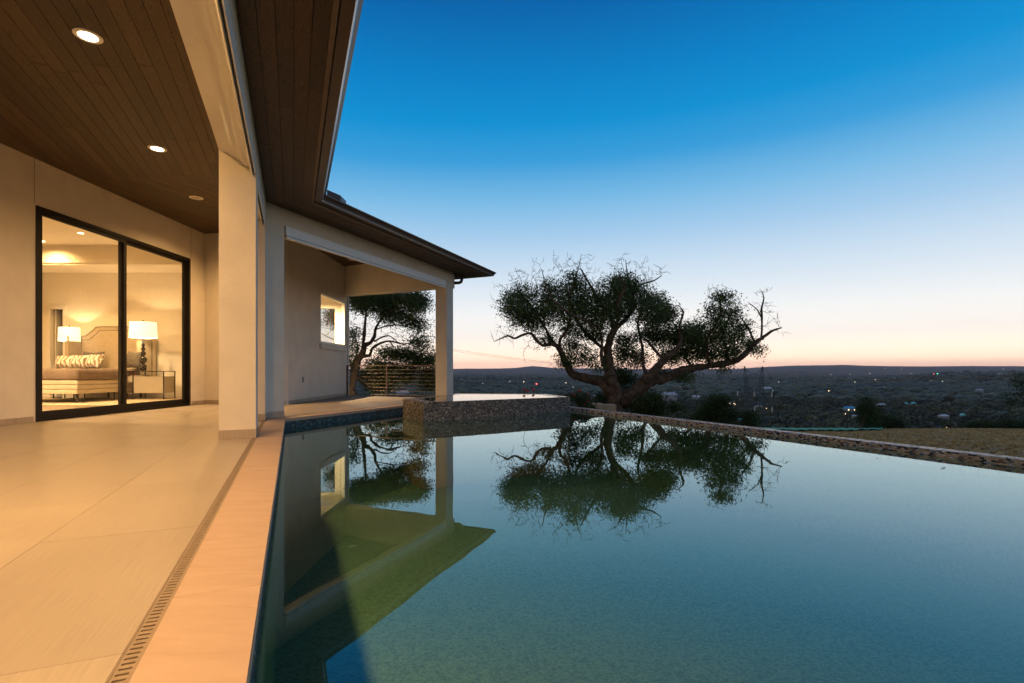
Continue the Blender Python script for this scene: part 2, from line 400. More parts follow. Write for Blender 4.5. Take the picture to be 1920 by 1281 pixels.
# ------------------------------------------------------------------ terrain
def sm(x, a_, b_):
    t = np.clip((x-a_)/(b_-a_), 0, 1); return t*t*(3-2*t)
def fbm(x, y, s, o=3):
    v = np.zeros_like(x); amp = 1
    for k in range(o):
        v += amp*(np.sin(x/s+1.7*k+1.3*np.sin(y/s*.8+k))*np.cos(y/s*1.1-.9*k+1.1*np.sin(x/s*.7+2*k))); s *= .47; amp *= .5
    return v
def ground_z(x, y):
    x = np.asarray(x, float); y = np.asarray(y, float)
    r = np.hypot(x, y); az = np.degrees(np.arctan2(x, np.maximum(y, 1e-3)))
    crest = 24+9*sm(az, 21, 27)
    near = -.55-.10*np.maximum(y-8, 0)+.03*fbm(x, y, 2.3)
    over = np.maximum(y-crest, 0)
    slope = near-over*.26*sm(over, 0, 12)
    valley = -33+2.5*fbm(x, y, 160)*sm(r, 150, 500)-6*sm(r, 900, 3000)+10*sm(r, 3200, 5600)
    Yv = np.maximum(r*np.cos(np.radians(az)), 1); px = 960+F*np.tan(np.radians(np.clip(az, -60, 60)))
    sky_y = np.interp(px, [-200,850,960,1000,1040,1200,1380,1440,1490,1580,1620,1700,1900,2100], [691,692,690.5,686.5,690,692,692,688,685.3,684.3,686.3,686.8,686.5,690])
    ridge_z = EYE+(HZ-sky_y)/F*Yv+3*fbm(az*1.0, r*0, 1.3, 3)
    k_ = sm(r, 5200, 8200)
    valley = valley*(1-k_)+ridge_z*k_
    ridge2 = EYE-(np.interp(px, [1380,1440,1500,1560,1640], [708,699,696,700,708])-HZ)/F*Yv
    m2 = np.exp(-((r-4700)/420)**2)*((px > 1380) & (px < 1640))
    valley = np.where(m2 > .01, np.maximum(valley, valley*(1-m2)+ridge2*m2), valley)
    valley = valley+23*sm(az, 34, 42)*np.exp(-((r-2100)/600)**2)
    w = sm(r, 150, 210)
    z = np.maximum(slope, valley)*(1-w)+valley*w
    # the terraces under the house and behind the camera stay level
    back = sm(-y, -6, 2)
    # the pool, the spa and the house stand in the ground, not on it
    side = (x-1.322)*.8934+(y-11.52)*.4493
    z = np.where((side < .8) & (y < 12.6) & (r < 60), -2.4, z)
    z = np.where((x < -2.0) & (y < 15.6) & (r < 60), -2.4, z)
    return z*(1-back)+(-2.4)*back*(r < 400)+z*back*(r >= 400)
def terrain():
    azs = np.radians(np.concatenate([np.arange(-180, -30, 6.), np.arange(-30, 52, .45), np.arange(52, 180.1, 6.)]))
    rs = np.concatenate([np.linspace(3, 40, 60), np.geomspace(42, 400, 50), np.geomspace(420, 11500, 90)])
    R, T = np.meshgrid(rs, azs, indexing='ij')
    X = R*np.sin(T); Y = R*np.cos(T); Z = ground_z(X, Y)
    verts = np.stack([X, Y, Z], -1).reshape(-1, 3); nr, na = R.shape
    i, j = np.meshgrid(np.arange(nr-1), np.arange(na-1), indexing='ij'); q = (i*na+j).ravel()
    faces = np.stack([q, q+1, q+1+na, q+na], 1)[:, ::-1]
    return verts, faces, R
tv, tf, R_ = terrain()
rad_ = np.hypot(tv[tf[:,0],0], tv[tf[:,0],1]); az_ = np.degrees(np.arctan2(tv[tf[:,0],0], tv[tf[:,0],1]))
is_lawn = (rad_ < 46)
def terr_part(name, mask, mat):
    f = tf[mask]; u_, inv = np.unique(f, return_inverse=True)
    return tag(fast_mesh(name, tv[u_], inv.reshape(f.shape), mat, smooth=True), kind='structure')
terr_part('lawn', is_lawn, M_lawn)
terr_part('valley_floor', ~is_lawn, M_ground)

# ------------------------------------------------------------------ air
hz_v = MB().box(-11900, 11900, -11900, 11900, -62, 190)
m = bpy.data.materials.new('dusk_air'); m.use_nodes = True; t = m.node_tree; t.nodes.remove(t.nodes['Principled BSDF'])
pv = N(t, 'ShaderNodeVolumePrincipled'); pv.inputs['Color'].default_value = (.95,.80,.86,1); pv.inputs['Density'].default_value = 7.5e-5
pv.inputs['Anisotropy'].default_value = .1
L(t, pv.outputs[0], t.nodes['Material Output'].inputs['Volume'])
HAZE = hz_v.build('haze', m, kind='stuff')

# ------------------------------------------------------------------ deck, coping, drain, pool
ZW = -0.145
def offset_pool(d): return corner(d)
deck = None
EDGE = VF+.272                                                        # pool edge, v
dr1 = [uv(-6, -.412), uv(U0+.0, -.412)]
R1 = [(XW, -7.5), uv(-7.5, -.412), corner(-.040), (XW, corner(-.04)[1]+.02)]
far_d = on_far(7.1, 0)
RL0 = Vector((-4.96, 15.2)); RL1 = Vector((-1.62, 13.66))             # the railing's line
R2 = [corner(-.040), on_far(6.45, -.040), (RL1.x, RL1.y+.12), (RL0.x, RL0.y+.12), (XW, RL0.y+.1), (XW, corner(-.04)[1]+.02)]
base = MB().prism(R1, -.30, -.0035).build('deck', M_grout, kind='structure')
base2 = MB().prism(R2, -.30, -.0035).build('portico_deck', M_grout, kind='structure')
def lay(region, origin, dirv, perp, width, length, gap, z0, z1, name, mat, parent, bond=.5, rows=range(-60, 60), segs=range(-14, 16), jig=0, zj=0, minarea=.002):
    pl = planes_of(region); made = []
    for k in rows:
        off = (k % 2)*bond*length if not jig else random.uniform(0, length)
        for j in segs:
            s0, s1 = j*length+off, (j+1)*length+off
            q = [(s0+gap/2, k*width+gap/2), (s1-gap/2, k*width+gap/2), (s1-gap/2, (k+1)*width-gap/2), (s0+gap/2, (k+1)*width-gap/2)]
            w = [(origin[0]+dirv[0]*s+perp[0]*r, origin[1]+dirv[1]*s+perp[1]*r) for s, r in q]
            w = clip(w, pl)
            if len(w) >= 3 and area(w) > minarea:
                dz = random.uniform(-zj, zj)
                made.append(MB().prism(w, z0+dz, z1+dz).build(name, mat, parent))
    return made
def inview_filter(o): pass
lay(R1, uv(0, -.412), a, p, .60, 1.2, .0016, -.0033, 0, 'tile', M_tile, base, rows=range(-16, 0), segs=range(-8, 10), zj=.0003, bond=.37)
lay(R2, uv(0, -.412), a, p, .60, 1.2, .0016, -.0033, 0, 'tile', M_tile, base2, rows=range(-9, 9), segs=range(4, 16), zj=.0003, bond=.37)

# coping stones: along the near wing up to the corner, then along the far wing to the spa
cop = thing('pool_coping', 'pinkish tan limestone coping along the porch side of the pool', 'coping', (*corner(.2), -.1))
ca = [uv(-5, VF+.010), corner(.010), corner(.272), uv(-5, VF+.272)]
cb = [corner(.004), on_far(6.3, .004), on_far(6.3, .280), corner(.280)]
MB().prism([uv(-5, VF+.012), corner(.012), corner(.235), uv(-5, VF+.235)], -.06, -.048).build('mortar_bed', M_grout, cop)
def child_keep(o, root): o.matrix_parent_inverse = root.matrix_world.inverted(); return o
bpy.context.view_layer.update()
# each stone has a softened pool-side edge
def stones(region, origin, dirv, perp, length, k0, k1, w):
    pl = planes_of(region)
    for k in range(k0, k1):
        s0, s1 = k*length+.0015, (k+1)*length-.0015
        q = [(origin[0]+dirv[0]*s+perp[0]*r, origin[1]+dirv[1]*s+perp[1]*r) for s, r in ((s0,-.1),(s1,-.1),(s1,w+.1),(s0,w+.1))]
        w_ = clip(q, pl)
        if len(w_) < 3 or area(w_) < .003: continue
        c = Vector((sum(x for x,_ in w_)/len(w_), sum(y for _,y in w_)/len(w_)))
        sh = [(c.x+(x-c.x)*(1-.004/max(.05,(Vector((x,y))-c).length)), c.y+(y-c.y)*(1-.004/max(.05,(Vector((x,y))-c).length))) for x, y in w_]
        a_ = sum(u_[0]*v_[1]-v_[0]*u_[1] for u_, v_ in zip(w_, w_[1:]+w_[:1]))
        if a_ < 0: w_ = w_[::-1]; sh = sh[::-1]
        MB().loft([[(x,y,-.048) for x,y in w_], [(x,y,-.004) for x,y in w_], [(x,y,0.0) for x,y in sh]]).build('coping_stone', M_coping, cop)
stones(ca, uv(.12, VF), a, p, .62, -8, 16, .3)
stones(cb, on_far(.2, 0), b, n, .62, -2, 12, .3)
for ch in list(cop.children): child_keep(ch, cop)

# slot drain between the tiles and the coping
dr = thing('slot_drain', 'narrow beige slotted drain grate between the porch tiles and the coping', 'drain', (*uv(3, -.39), -.02))
MB().prism([uv(-4, -.412), uv(U0-.1, -.412), uv(U0-.1, VF+.010), uv(-4, VF+.010)], -.06, -.05).build('channel', M_dark, dr)
for sgn in (-.411, -.3645):
    MB().prism([uv(-4, sgn-.0005), uv(U0-.1, sgn-.0005), uv(U0-.1, sgn+.0035), uv(-4, sgn+.0035)], -.05, -.0005).build('drain_edge', M_pvc, dr)
def grate_mesh(Lg=.6):
    g = MB(); w0, w1 = -.407, -.3655
    for (v0, v1) in ((w0, w0+.006), (w1-.006, w1)): g.prism([uv(0, v0), uv(Lg-.002, v0), uv(Lg-.002, v1), uv(0, v1)], -.012, -.002)
    pitch = .026; k = 0
    while k*pitch < Lg-.004:
        s0 = k*pitch; s1 = min(s0+.0165, Lg-.002)
        g.prism([uv(s0, w0+.006), uv(s1, w0+.006), uv(s1, w1-.006), uv(s0, w1-.006)], -.012, -.002); k += 1
    return g
g0 = grate_mesh().build('grate', M_pvc, dr); gk = -3
g0.location = (a.x*-1.8, a.y*-1.8, 0)
for k in range(-2, 14):
    if k*.6+.6 > U0-.1: break
    g = g0.copy(); C.objects.link(g); g.location = (a.x*k*.6, a.y*k*.6, 0)
bpy.context.view_layer.update()
for ch in list(dr.children): child_keep(ch, dr)

# the pool shell
E0 = Vector((1.322, 11.52)); E1 = Vector((4.75, 4.70)); ed = (E1-E0).normalized(); en = Vector((-ed.y, ed.x))  # en points outwards
if en.x < 0: en = -en
def edge(s, d=0): q = E0+ed*s+en*d; return (q.x, q.y)
SB = -.9                                                              # the edge starts behind the spa
pool_poly = [uv(-4.6, EDGE-.012), corner(.26), on_far(4.6, .26), (.2, 12.3), edge(SB), edge(17.0)]
ZP = -1.38
shell = MB()
pp = pool_poly
aa_ = sum(u_[0]*v_[1]-v_[0]*u_[1] for u_, v_ in zip(pp, pp[1:]+pp[:1]))
if aa_ < 0: pp = pp[::-1]
npp = len(pp)
shell.add([(x,y,ZP) for x,y in pp], [tuple(range(npp))])
pool_floor = shell.build('pool_floor', M_plaster, kind='structure')
for i in range(npp):
    q0, q1 = pp[i], pp[(i+1)%npp]
    dd = Vector((q1[0]-q0[0], q1[1]-q0[1])).normalized(); o_ = Vector((dd.y, -dd.x))*.12
    is_edge = min((Vector(q0)-Vector(edge(SB))).length, (Vector(q1)-Vector(edge(SB))).length) < .01 and max((Vector(q0)-Vector(edge(17.0))).length < .01, (Vector(q1)-Vector(edge(17.0))).length < .01)
    top = -.272 if is_edge else -.050
    MB().prism([q0, q1, (q1[0]+o_.x, q1[1]+o_.y), (q0[0]+o_.x, q0[1]+o_.y)], ZP, top).build('pool_wall', M_plaster, pool_floor)
wtr = MB().add([(x,y,ZW) for x,y in pp], [tuple(range(npp))]).build('pool_water', M_water, kind='structure')

def mosaic(name, p0, p1, nrm, z0, z1, palette, parent, tw=.026, th=.0145, flat=None, weights=None, seed=1, top=False):
    """small tiles in running bond on a plane; kept as one part because each is only a few pixels"""
    r_ = np.random.default_rng(seed)
    P0 = np.array([*p0, 0.]); D = np.array([p1[0]-p0[0], p1[1]-p0[1], 0.]); Ln = np.linalg.norm(D); D /= Ln
    if top: U = np.array([nrm[0], nrm[1], 0.]); Nn = np.array([0,0,1.]); o0 = P0+np.array([0,0,z0]); H = z1
    else:  U = np.array([0,0,1.]); Nn = np.array([nrm[0], nrm[1], 0.]); o0 = P0+np.array([0,0,z0]); H = z1-z0
    rows = int(round(H/th)); th = H/rows; V = []; cols = []
    g = .0012
    for r0 in range(rows):
        s = -(r0 % 2)*tw*.5-r_.uniform(0, .001)
        while s < Ln:
            s0, s1 = max(s, 0)+g, min(s+tw, Ln)-g; s += tw
            if s1-s0 < .003: continue
            d = .003+r_.uniform(-.0006, .0006); tl = r_.normal(0, .0005, 4)
            q = [(s0, r0*th+g), (s1, r0*th+g), (s1, (r0+1)*th-g), (s0, (r0+1)*th-g)]
            for kk, (x, y) in enumerate(q): V.append(o0+D*x+U*y)
            for kk, (x, y) in enumerate(q):
                cx, cy = (s0+s1)/2, (r0+.5)*th
                V.append(o0+D*(cx+(x-cx)*.93)+U*(cy+(y-cy)*.90)+Nn*(d+tl[kk]))
            c = palette[r_.choice(len(palette), p=weights)]; cols += [np.array(c)*r_.uniform(.8, 1.25)]*5
    V = np.array(V); nt_ = len(V)//8; bs = np.arange(nt_)[:, None, None]*8
    fl = np.array([[4,5,6,7],[0,1,5,4],[1,2,6,5],[2,3,7,6],[3,0,4,7]])
    if np.dot(np.cross(D, U), Nn) < 0: fl = fl[:, ::-1]
    faces = (bs+fl[None]).reshape(-1, 4)
    return fast_mesh(name, V, faces, M_mosaic, parent, np.array(cols), kind='stuff')
blue_pal = [(.010,.022,.035),(.02,.055,.085),(.015,.03,.04),(.05,.12,.16),(.10,.16,.20)]; blue_w = [.38,.24,.2,.12,.06]
stone_pal = [(.055,.040,.031),(.13,.105,.08),(.018,.013,.011),(.25,.22,.18),(.09,.085,.08),(.06,.075,.09)]; stone_w = [.26,.2,.17,.12,.15,.10]
edge_pal = [(.50,.36,.24),(.62,.48,.35),(.20,.11,.075),(.42,.42,.45),(.035,.03,.035),(.10,.15,.26),(.44,.32,.22)]; edge_w = [.24,.20,.10,.12,.14,.06,.14]
mosaic('waterline_mosaic', uv(-4.5, VF+.262), corner(.262), p, -.26, -.05, blue_pal, pool_floor, weights=blue_w, seed=3)
mosaic('waterline_mosaic', corner(.262), on_far(4.2, .262), n, -.26, -.05, blue_pal, pool_floor, weights=blue_w, seed=4)
# backing grout directly under both mosaics is the pool wall; the infinity edge has its own curb
curb = thing('infinity_edge', 'low mosaic curb with tan and blue tiles along the open side of the pool', 'pool edge', (*edge(3), -.2))
ZE = -.083
MB().prism([edge(SB, 0), edge(17, 0), edge(17, .17), edge(SB, .17)], -.270, ZE).build('curb_core', M_grout, curb)
mosaic('face_mosaic', edge(SB, 0), edge(14, 0), -en, ZE-.175, ZE, edge_pal, curb, weights=edge_w, seed=5, tw=.036, th=.0168)
mosaic('top_mosaic', edge(SB, 0), edge(14, 0), en, ZE, .168, edge_pal, curb, weights=edge_w, seed=6, top=True, tw=.036, th=.024)
bpy.context.view_layer.update()
for ch in list(curb.children): child_keep(ch, curb)

# the spa
SP = [Vector((-1.581,9.007)), Vector((1.245,10.87)), Vector((.80,12.15)), Vector((-1.345,12.40)), Vector((-2.16,10.02))]
ZT = .189
def inset(poly, ds):
    """inner polygon, ds[i] from the side i..i+1"""
    a_ = sum(u_.x*v_.y-v_.x*u_.y for u_, v_ in zip(poly, poly[1:]+poly[:1])); s = 1 if a_ > 0 else -1
    ls = []
    for i, d in enumerate(ds):
        q0, q1 = poly[i], poly[(i+1)%len(poly)]; t_ = (q1-q0).normalized(); nn = Vector((-t_.y, t_.x))*s; ls.append((q0+nn*d, t_))
    res = []
    for i in range(len(poly)):
        (p0, t0), (p1, t1) = ls[i-1], ls[i]
        M = np.array([[t0.x, -t1.x], [t0.y, -t1.y]]); k = np.linalg.solve(M, [p1.x-p0.x, p1.y-p0.y]); res.append(p0+t0*float(k[0]))
    return res
spa = thing('spa', 'raised five sided spa clad in small brown and grey mosaic beside the pool', 'spa', (-.6, 10.8, ZW))
inn = inset(SP, [.045, .25, .20, .20, .26])
core = MB(); k5 = 5
core.add([(q.x,q.y,z) for z in (ZP+.01, ZT-.006) for q in SP]+[(q.x,q.y,z) for z in (ZT-.006, -.55) for q in inn],
  [(i,(i+1)%5,(i+1)%5+5,i+5) for i in range(5)]+[(i+5,(i+1)%5+5,(i+1)%5+10,i+10) for i in range(5)]+[(i+10,(i+1)%5+10,(i+1)%5+15,i+15) for i in range(5)]+[tuple(range(15,20))])
core.build('spa_shell', M_grout, spa)
for i in range(5):
    q0, q1 = SP[i], SP[(i+1)%5]; t_ = (q1-q0).normalized(); o_ = Vector((t_.y, -t_.x))
    mosaic('side_mosaic', q0, q1, o_, ZW-.10, ZT-.004, stone_pal, spa, weights=stone_w, seed=20+i, tw=.036, th=.0205)
rim_pal = [(.34,.30,.28),(.42,.37,.34),(.25,.21,.19),(.36,.36,.40)]
# rim tiles: long strips clipped to the ring between the two outlines
def rim():
    r_ = np.random.default_rng(9); V = []; Fs = []; cols = []
    for i in range(5):
        q0, q1, w0, w1 = SP[i], SP[(i+1)%5], inn[i], inn[(i+1)%5]
        W = max((w0-q0).length, .02); nr = max(2, int(((w0+w1)/2-(q0+q1)/2).length/.0265)); nc = int((q1-q0).length/.0265)
        for r0 in range(nr):
            for c in range(nc):
                def P(rr, cc): A_ = q0.lerp(q1, cc); B_ = w0.lerp(w1, cc); return A_.lerp(B_, rr)
                e = .05
                quad = [P((r0+e)/nr, (c+e)/nc), P((r0+e)/nr, (c+1-e)/nc), P((r0+1-e)/nr, (c+1-e)/nc), P((r0+1-e)/nr, (c+e)/nc)]
                k = len(V); zt = ZT-.003+r_.uniform(0, .0008); V += [(v.x, v.y, zt) for v in quad]; Fs.append((k,k+1,k+2,k+3)); cols.append(np.array(rim_pal[r_.integers(4)])*r_.uniform(.85,1.2))
    fast_mesh('rim_mosaic', np.array(V), np.array(Fs), M_mosaic, spa, np.array(cols), kind='stuff')
rim()
bpy.context.view_layer.update()
for ch in list(spa.children): child_keep(ch, spa)
MB().add([(q.x,q.y,ZT-.0055+.001) for q in inset(SP, [.040,.245,.195,.195,.255])], [(0,1,2,3,4)]).build('spa_water', M_spawater, kind='structure')

# ------------------------------------------------------------------ the house
house = thing('house', 'cream stucco house with dark wood porch ceilings, square columns and deep eaves', 'house', (XW, 8, 0))
bpy.context.view_layer.update(); HI = house.matrix_world.inverted()
def H(o, parent=None): return o                                        # parts keep world coordinates through the inverse below
def hp(mb, name, mat, parent=None, **kw):
    o = mb.build(name, mat, None, **kw); o.parent = parent or house
    if parent is None: o.matrix_parent_inverse = HI
    return o
def wall_panel(p0, p1, thick, zs, ss, holes, side=1):
    """a wall from p0 to p1 with rectangular openings; thickness goes to the left of p0->p1 when side=1"""
    d = Vector((p1[0]-p0[0], p1[1]-p0[1])); Ln = d.length; d.normalize(); nn = Vector((-d.y, d.x))*side*thick
    ss = sorted(set([0, Ln]+ss)); zs = sorted(zs); mb = MB()
    def P(s, z, k): return (p0[0]+d.x*s+nn.x*k, p0[1]+d.y*s+nn.y*k, z)
    def solid(i, j):
        if i < 0 or j < 0 or i >= len(ss)-1 or j >= len(zs)-1: return False
        cs, cz = (ss[i]+ss[i+1])/2, (zs[j]+zs[j+1])/2
        return not any(h[0] < cs < h[1] and h[2] < cz < h[3] for h in holes)
    vid = {}
    def V(i, j, k):
        if (i,j,k) not in vid: vid[(i,j,k)] = len(mb.v); mb.v.append(P(ss[i], zs[j], k))
        return vid[(i,j,k)]
    for i in range(len(ss)-1):
        for j in range(len(zs)-1):
            if not solid(i, j): continue
            for k in (0, 1):
                q = (V(i,j,k), V(i+1,j,k), V(i+1,j+1,k), V(i,j+1,k)); mb.f.append(q if (k == 0) == (side == 1) else q[::-1])
            for di, dj, e0, e1 in ((-1,0,(0,0),(0,1)), (1,0,(1,0),(1,1)), (0,-1,(0,0),(1,0)), (0,1,(0,1),(1,1))):
                if not solid(i+di, j+dj):
                    mb.f.append((V(i+e0[0],j+e0[1],0), V(i+e1[0],j+e1[1],0), V(i+e1[0],j+e1[1],1), V(i+e0[0],j+e0[1],1)))
    return mb
# bedroom wall with the sliding door opening (runs along y at x = XW)
DY0, DY1, DZ = 7.39, 10.94, 3.165
hp(wall_panel((XW, -7.5), (XW, 11.45), .16, [0, .0001, DZ, ZC-.001], [DY0+7.5, DY1+7.5], [(DY0+7.5, DY1+7.5, -.1, DZ)]), 'wall', M_stucco)
# wall facing the camera between bedroom wing and window wall
Q0, Q1 = Vector((XW, 11.45)), Vector((-4.966, 11.02))
hp(wall_panel(Q0, Q1, .16, [0, ZC-.001], [], []), 'wall', M_stucco)
# window wall
WY0, WY1, WZ0, WZ1 = 13.10, 15.02, 1.47, 2.77
hp(wall_panel((-4.96, 11.03), (-4.96, 15.24), .14, [0, WZ0, WZ1, ZC-.001], [WY0-11.03, WY1-11.03], [(WY0-11.03, WY1-11.03, WZ0, WZ1)]), 'wall', M_stucco)
# skirting of tile along the walls
def skirt(p0, p1, side, h=.085, t=.008):
    d = (Vector(p1)-Vector(p0)).normalized(); nn = Vector((d.y, -d.x))*side
    q = [p0, p1, (p1[0]+nn.x*t, p1[1]+nn.y*t), (p0[0]+nn.x*t, p0[1]+nn.y*t)]
    hp(MB().prism([tuple(x) for x in q], .001, h), 'skirting', M_basetile)
skirt((XW+.001, -4.4), (XW+.001, DY0-.04), 1); skirt((XW+.001, DY1+.04), (XW+.001, 11.44), 1)
skirt((Q0.x+.01, Q0.y-.003), (Q1.x, Q1.y-.001), 1); skirt((-4.959, 11.04), (-4.959, 15.23), 1)
# control joints in the stucco
for yy in (DY0-.02, DY1+.02):
    hp(MB().box(XW-.002, XW+.0025, yy-.004, yy+.004, DZ+.03, ZC-.01), 'control_joint', M_grout)
hp(MB().box(XW-.002, XW+.0025, 5.2, 5.208, .1, ZC-.01), 'control_joint', M_grout)

# columns
def column(foot, name='column'):
    o = hp(MB().prism(foot, 0, ZS+.3), name, M_stucco)
    c = Vector((sum(x for x,_ in foot)/len(foot), sum(y for _,y in foot)/len(foot)))
    big = [(x+(x-c.x)/max(abs(x-c.x),.01)*.0035*min(1, abs(x-c.x)*5), y+(y-c.y)/max(abs(y-c.y),.01)*.0035*min(1, abs(y-c.y)*5)) for x, y in foot]
    bs = MB().prism(big, .001, .10).build('column_base', M_basetile, o); return o
UC = 6.31
def col_a(u0): return [uv(u0, -.731), uv(u0, VF), uv(u0+.36, VF), uv(u0+.36, -.731)]
column(col_a(UC)); column(col_a(UC-4.9)) if False else None
column([uv(U0-.30, VF), C0, on_far(.36, 0), on_far(.36, -.36), corner(-.36), uv(U0-.30, -.731)])
column([on_far(5.80, -.33), on_far(5.80, 0), on_far(6.16, 0), on_far(6.16, -.33)])
# beam of the near wing: screen housing with a curved inner cover, dark slot, pale outer lip
UA0, UA1 = -7.5, U0
def sweepA(prof, u0, u1, name, mat, parent=None, smooth=False):
    mb = MB(); n_ = len(prof)
    v = [(*uv(u0, v_), z) for v_, z in prof]+[(*uv(u1, v_), z) for v_, z in prof]
    f = [(i,(i+1)%n_,(i+1)%n_+n_,i+n_) for i in range(n_)]+[tuple(range(n_-1,-1,-1)), tuple(range(n_,2*n_))]
    return hp(mb.add(v, f), name, mat, parent, smooth=smooth)
beamA = sweepA([(-.731, 3.153), (-.56, 3.153), (-.56, 3.20), (VF, 3.20), (VF, ZS+.25), (-.62, ZS+.25), (-.62, ZC+.05), (-.731, ZC+.05)], UA0, U0-.302, 'beam', M_stucco)
curve = []
for k in range(9):
    th_ = k/8; curve.append((-.728+.285*th_, 3.150-.150*(th_**.85)+.010*sin(th_*pi)))
hous = [(-.729, 3.150), (-.64, 3.118), (-.60, 3.102)]
for k in range(7):
    th_ = k/6*pi/2; hous.append((-.600+.125*sin(th_)*1.0, 3.102-.085*(1-cos(th_))))
hous = [(-.729, 3.150), (-.66, 3.122), (-.60, 3.096), (-.565, 3.075), (-.54, 3.056), (-.52, 3.040), (-.50, 3.027), (-.475, 3.015), (-.445, 3.006)]
hous += [(-.436, 3.000), (-.430, 2.985), (-.423, 2.95), (-.415, 2.925), (-.408, 2.918), (-.402, 2.918), (-.402, 3.14), (-.729, 3.1515)]
for (u0, u1) in ((UA0, UC-.001), (UC+.361, U0-.303)):
    sweepA(hous, u0, u1, 'screen_housing', M_white)
    sweepA([(-.401, 2.97), (-.384, 2.97), (-.384, 3.10), (-.401, 3.10)], u0, u1, 'screen_slot', M_black)
    sweepA([(-.3835, 2.94), (VF-.001, 2.94), (VF-.001, 3.198), (-.3835, 3.198)], u0, u1, 'outer_track', M_lightmetal)
    sweepA([(VF, 3.125), (VF+.004, 3.125), (VF+.004, 3.14), (VF, 3.14)], u0, u1, 'drip_edge', M_lightmetal)
# beam of the far wing
def sweepB(prof, t0, t1, name, mat, parent=None):
    n_ = len(prof); v = [(*on_far(t0, d), z) for d, z in prof]+[(*on_far(t1, d), z) for d, z in prof]
    f = [(i,(i+1)%n_,(i+1)%n_+n_,i+n_) for i in range(n_)]+[tuple(range(n_-1,-1,-1)), tuple(range(n_,2*n_))]
    return hp(MB().add(v, f), name, mat, parent)
sweepB([(-.33, 2.995), (-.10, 2.995), (-.10, 3.10), (0, 3.10), (0, ZS+.25), (-.22, ZS+.25), (-.22, ZC+.05), (-.33, ZC+.05)], .362, 5.798, 'beam', M_stucco)
sweepB([(-.098, 2.955), (.004, 2.955), (.004, 3.099), (-.098, 3.099)], .40, 5.77, 'screen_housing', M_lightmetal)
sweepB([(-.08, 2.944), (-.006, 2.944), (-.006, 2.9545), (-.08, 2.9545)], .41, 5.77, 'screen_slot', M_black)
sweepB([(-.05, 2.908), (.001, 2.908), (.001, 2.9435), (-.05, 2.9435)], .42, 5.77, 'screen_bar', M_lightmetal)
# beam over the railing
rd = (RL1-RL0).normalized(); rn = Vector((rd.y, -rd.x))               # rn points to the camera side
if rn.y > 0: rn = -rn
def rl(s, d): q = RL0+rd*s+rn*d; return (q.x, q.y)
RLn = (RL1-RL0).length
hp(MB().prism([rl(.0, .17), rl(RLn-.02, .17), rl(RLn-.02, -.17), rl(.0, -.17)], 2.99, ZC+.05), 'beam', M_stucco)
hp(MB().box(-5.10, -4.935, 15.242, 15.36, 0, ZC), 'wall_end', M_stucco)

# ceilings: boards of the near wing run along it, mitred at the line where the far wing begins
YM = 8.31
CA = [(XW, -7.5), uv(-7.5, -.735), corner(-.363), (corner(-.363)[0]-.15, YM), (XW, YM)]
CB = [(XW, YM), (corner(-.363)[0]-.15, YM), corner(-.363), on_far(5.9, -.331), (RL1.x-.1, RL1.y-.1), rl(.0, .16), (XW, 15.2)]
def hull(pts):
    pts = sorted(set((round(x,5), round(y,5)) for x, y in pts)); lo = []; up_ = []
    for P in (pts, pts[::-1]):
        h = []
        for q in P:
            while len(h) > 1 and (h[-1][0]-h[-2][0])*(q[1]-h[-2][1])-(h[-1][1]-h[-2][1])*(q[0]-h[-2][0]) <= 0: h.pop()
            h.append(q)
        lo += h[:-1]
    return lo
CAh, CBh = hull(CA), hull(CB)
ceilA = hp(MB().prism(CAh, ZC+.018, ZC+.06), 'ceiling', M_dark)
ceilB = hp(MB().prism(CBh, ZC+.018, ZC+.06), 'ceiling', M_dark)
BW = .139
CAc = CAh
lay(CAc, uv(-9, -.735), a, p, BW, 3.66, .005, ZC, ZC+.017, 'ceiling_board', M_woodA, ceilA, rows=range(-60, 0), segs=range(0, 7), jig=1, zj=.0006, minarea=.004)
lay(CBh, on_far(-9, -.33), b, n, BW, 3.66, .005, ZC, ZC+.017, 'ceiling_board', M_woodB, ceilB, rows=range(-44, 2), segs=range(0, 7), jig=1, zj=.0006, minarea=.004)
# eave soffits
OV = .638
SA = [uv(-7.5, VF+.002), corner(.002), corner(OV), uv(-7.5, VF+OV)]
SBp = [corner(.002), on_far(6.9, .002), on_far(6.9, OV), corner(OV)]
sofA = hp(MB().prism(SA, ZS+.016, ZS+.05), 'soffit', M_dark)
sofB = hp(MB().prism(SBp, ZS+.016, ZS+.05), 'soffit', M_dark)
lay(SA, uv(-9, VF+.002), a, p, OV/5+.0001, 3.66, .006, ZS, ZS+.015, 'soffit_board', M_woodA, sofA, rows=range(0, 5), segs=range(0, 7), jig=1, zj=.0012, minarea=.004)
lay(SBp, on_far(-9, .002), b, n, OV/5+.0001, 3.66, .006, ZS, ZS+.015, 'soffit_board', M_woodB, sofB, rows=range(0, 5), segs=range(0, 7), jig=1, zj=.0012, minarea=.004)
# side eave past the far column and over the railing
e0_ = on_far(6.9, 0); e1_ = on_far(6.18, 0)
sd = [e1_, e0_, (e0_[0]-rd.x*5.2, e0_[1]-rd.y*5.2), (e1_[0]-rd.x*5.2, e1_[1]-rd.y*5.2)]
sofC = hp(MB().prism(sd, ZS+.016, ZS+.05), 'soffit', M_dark)
lay(sd, e1_, (-rd.x,-rd.y), (-rn.x,-rn.y), .13, 5.3, .006, ZS, ZS+.015, 'soffit_board', M_woodA, sofC, rows=range(0, 6), segs=range(0, 1), minarea=.004)
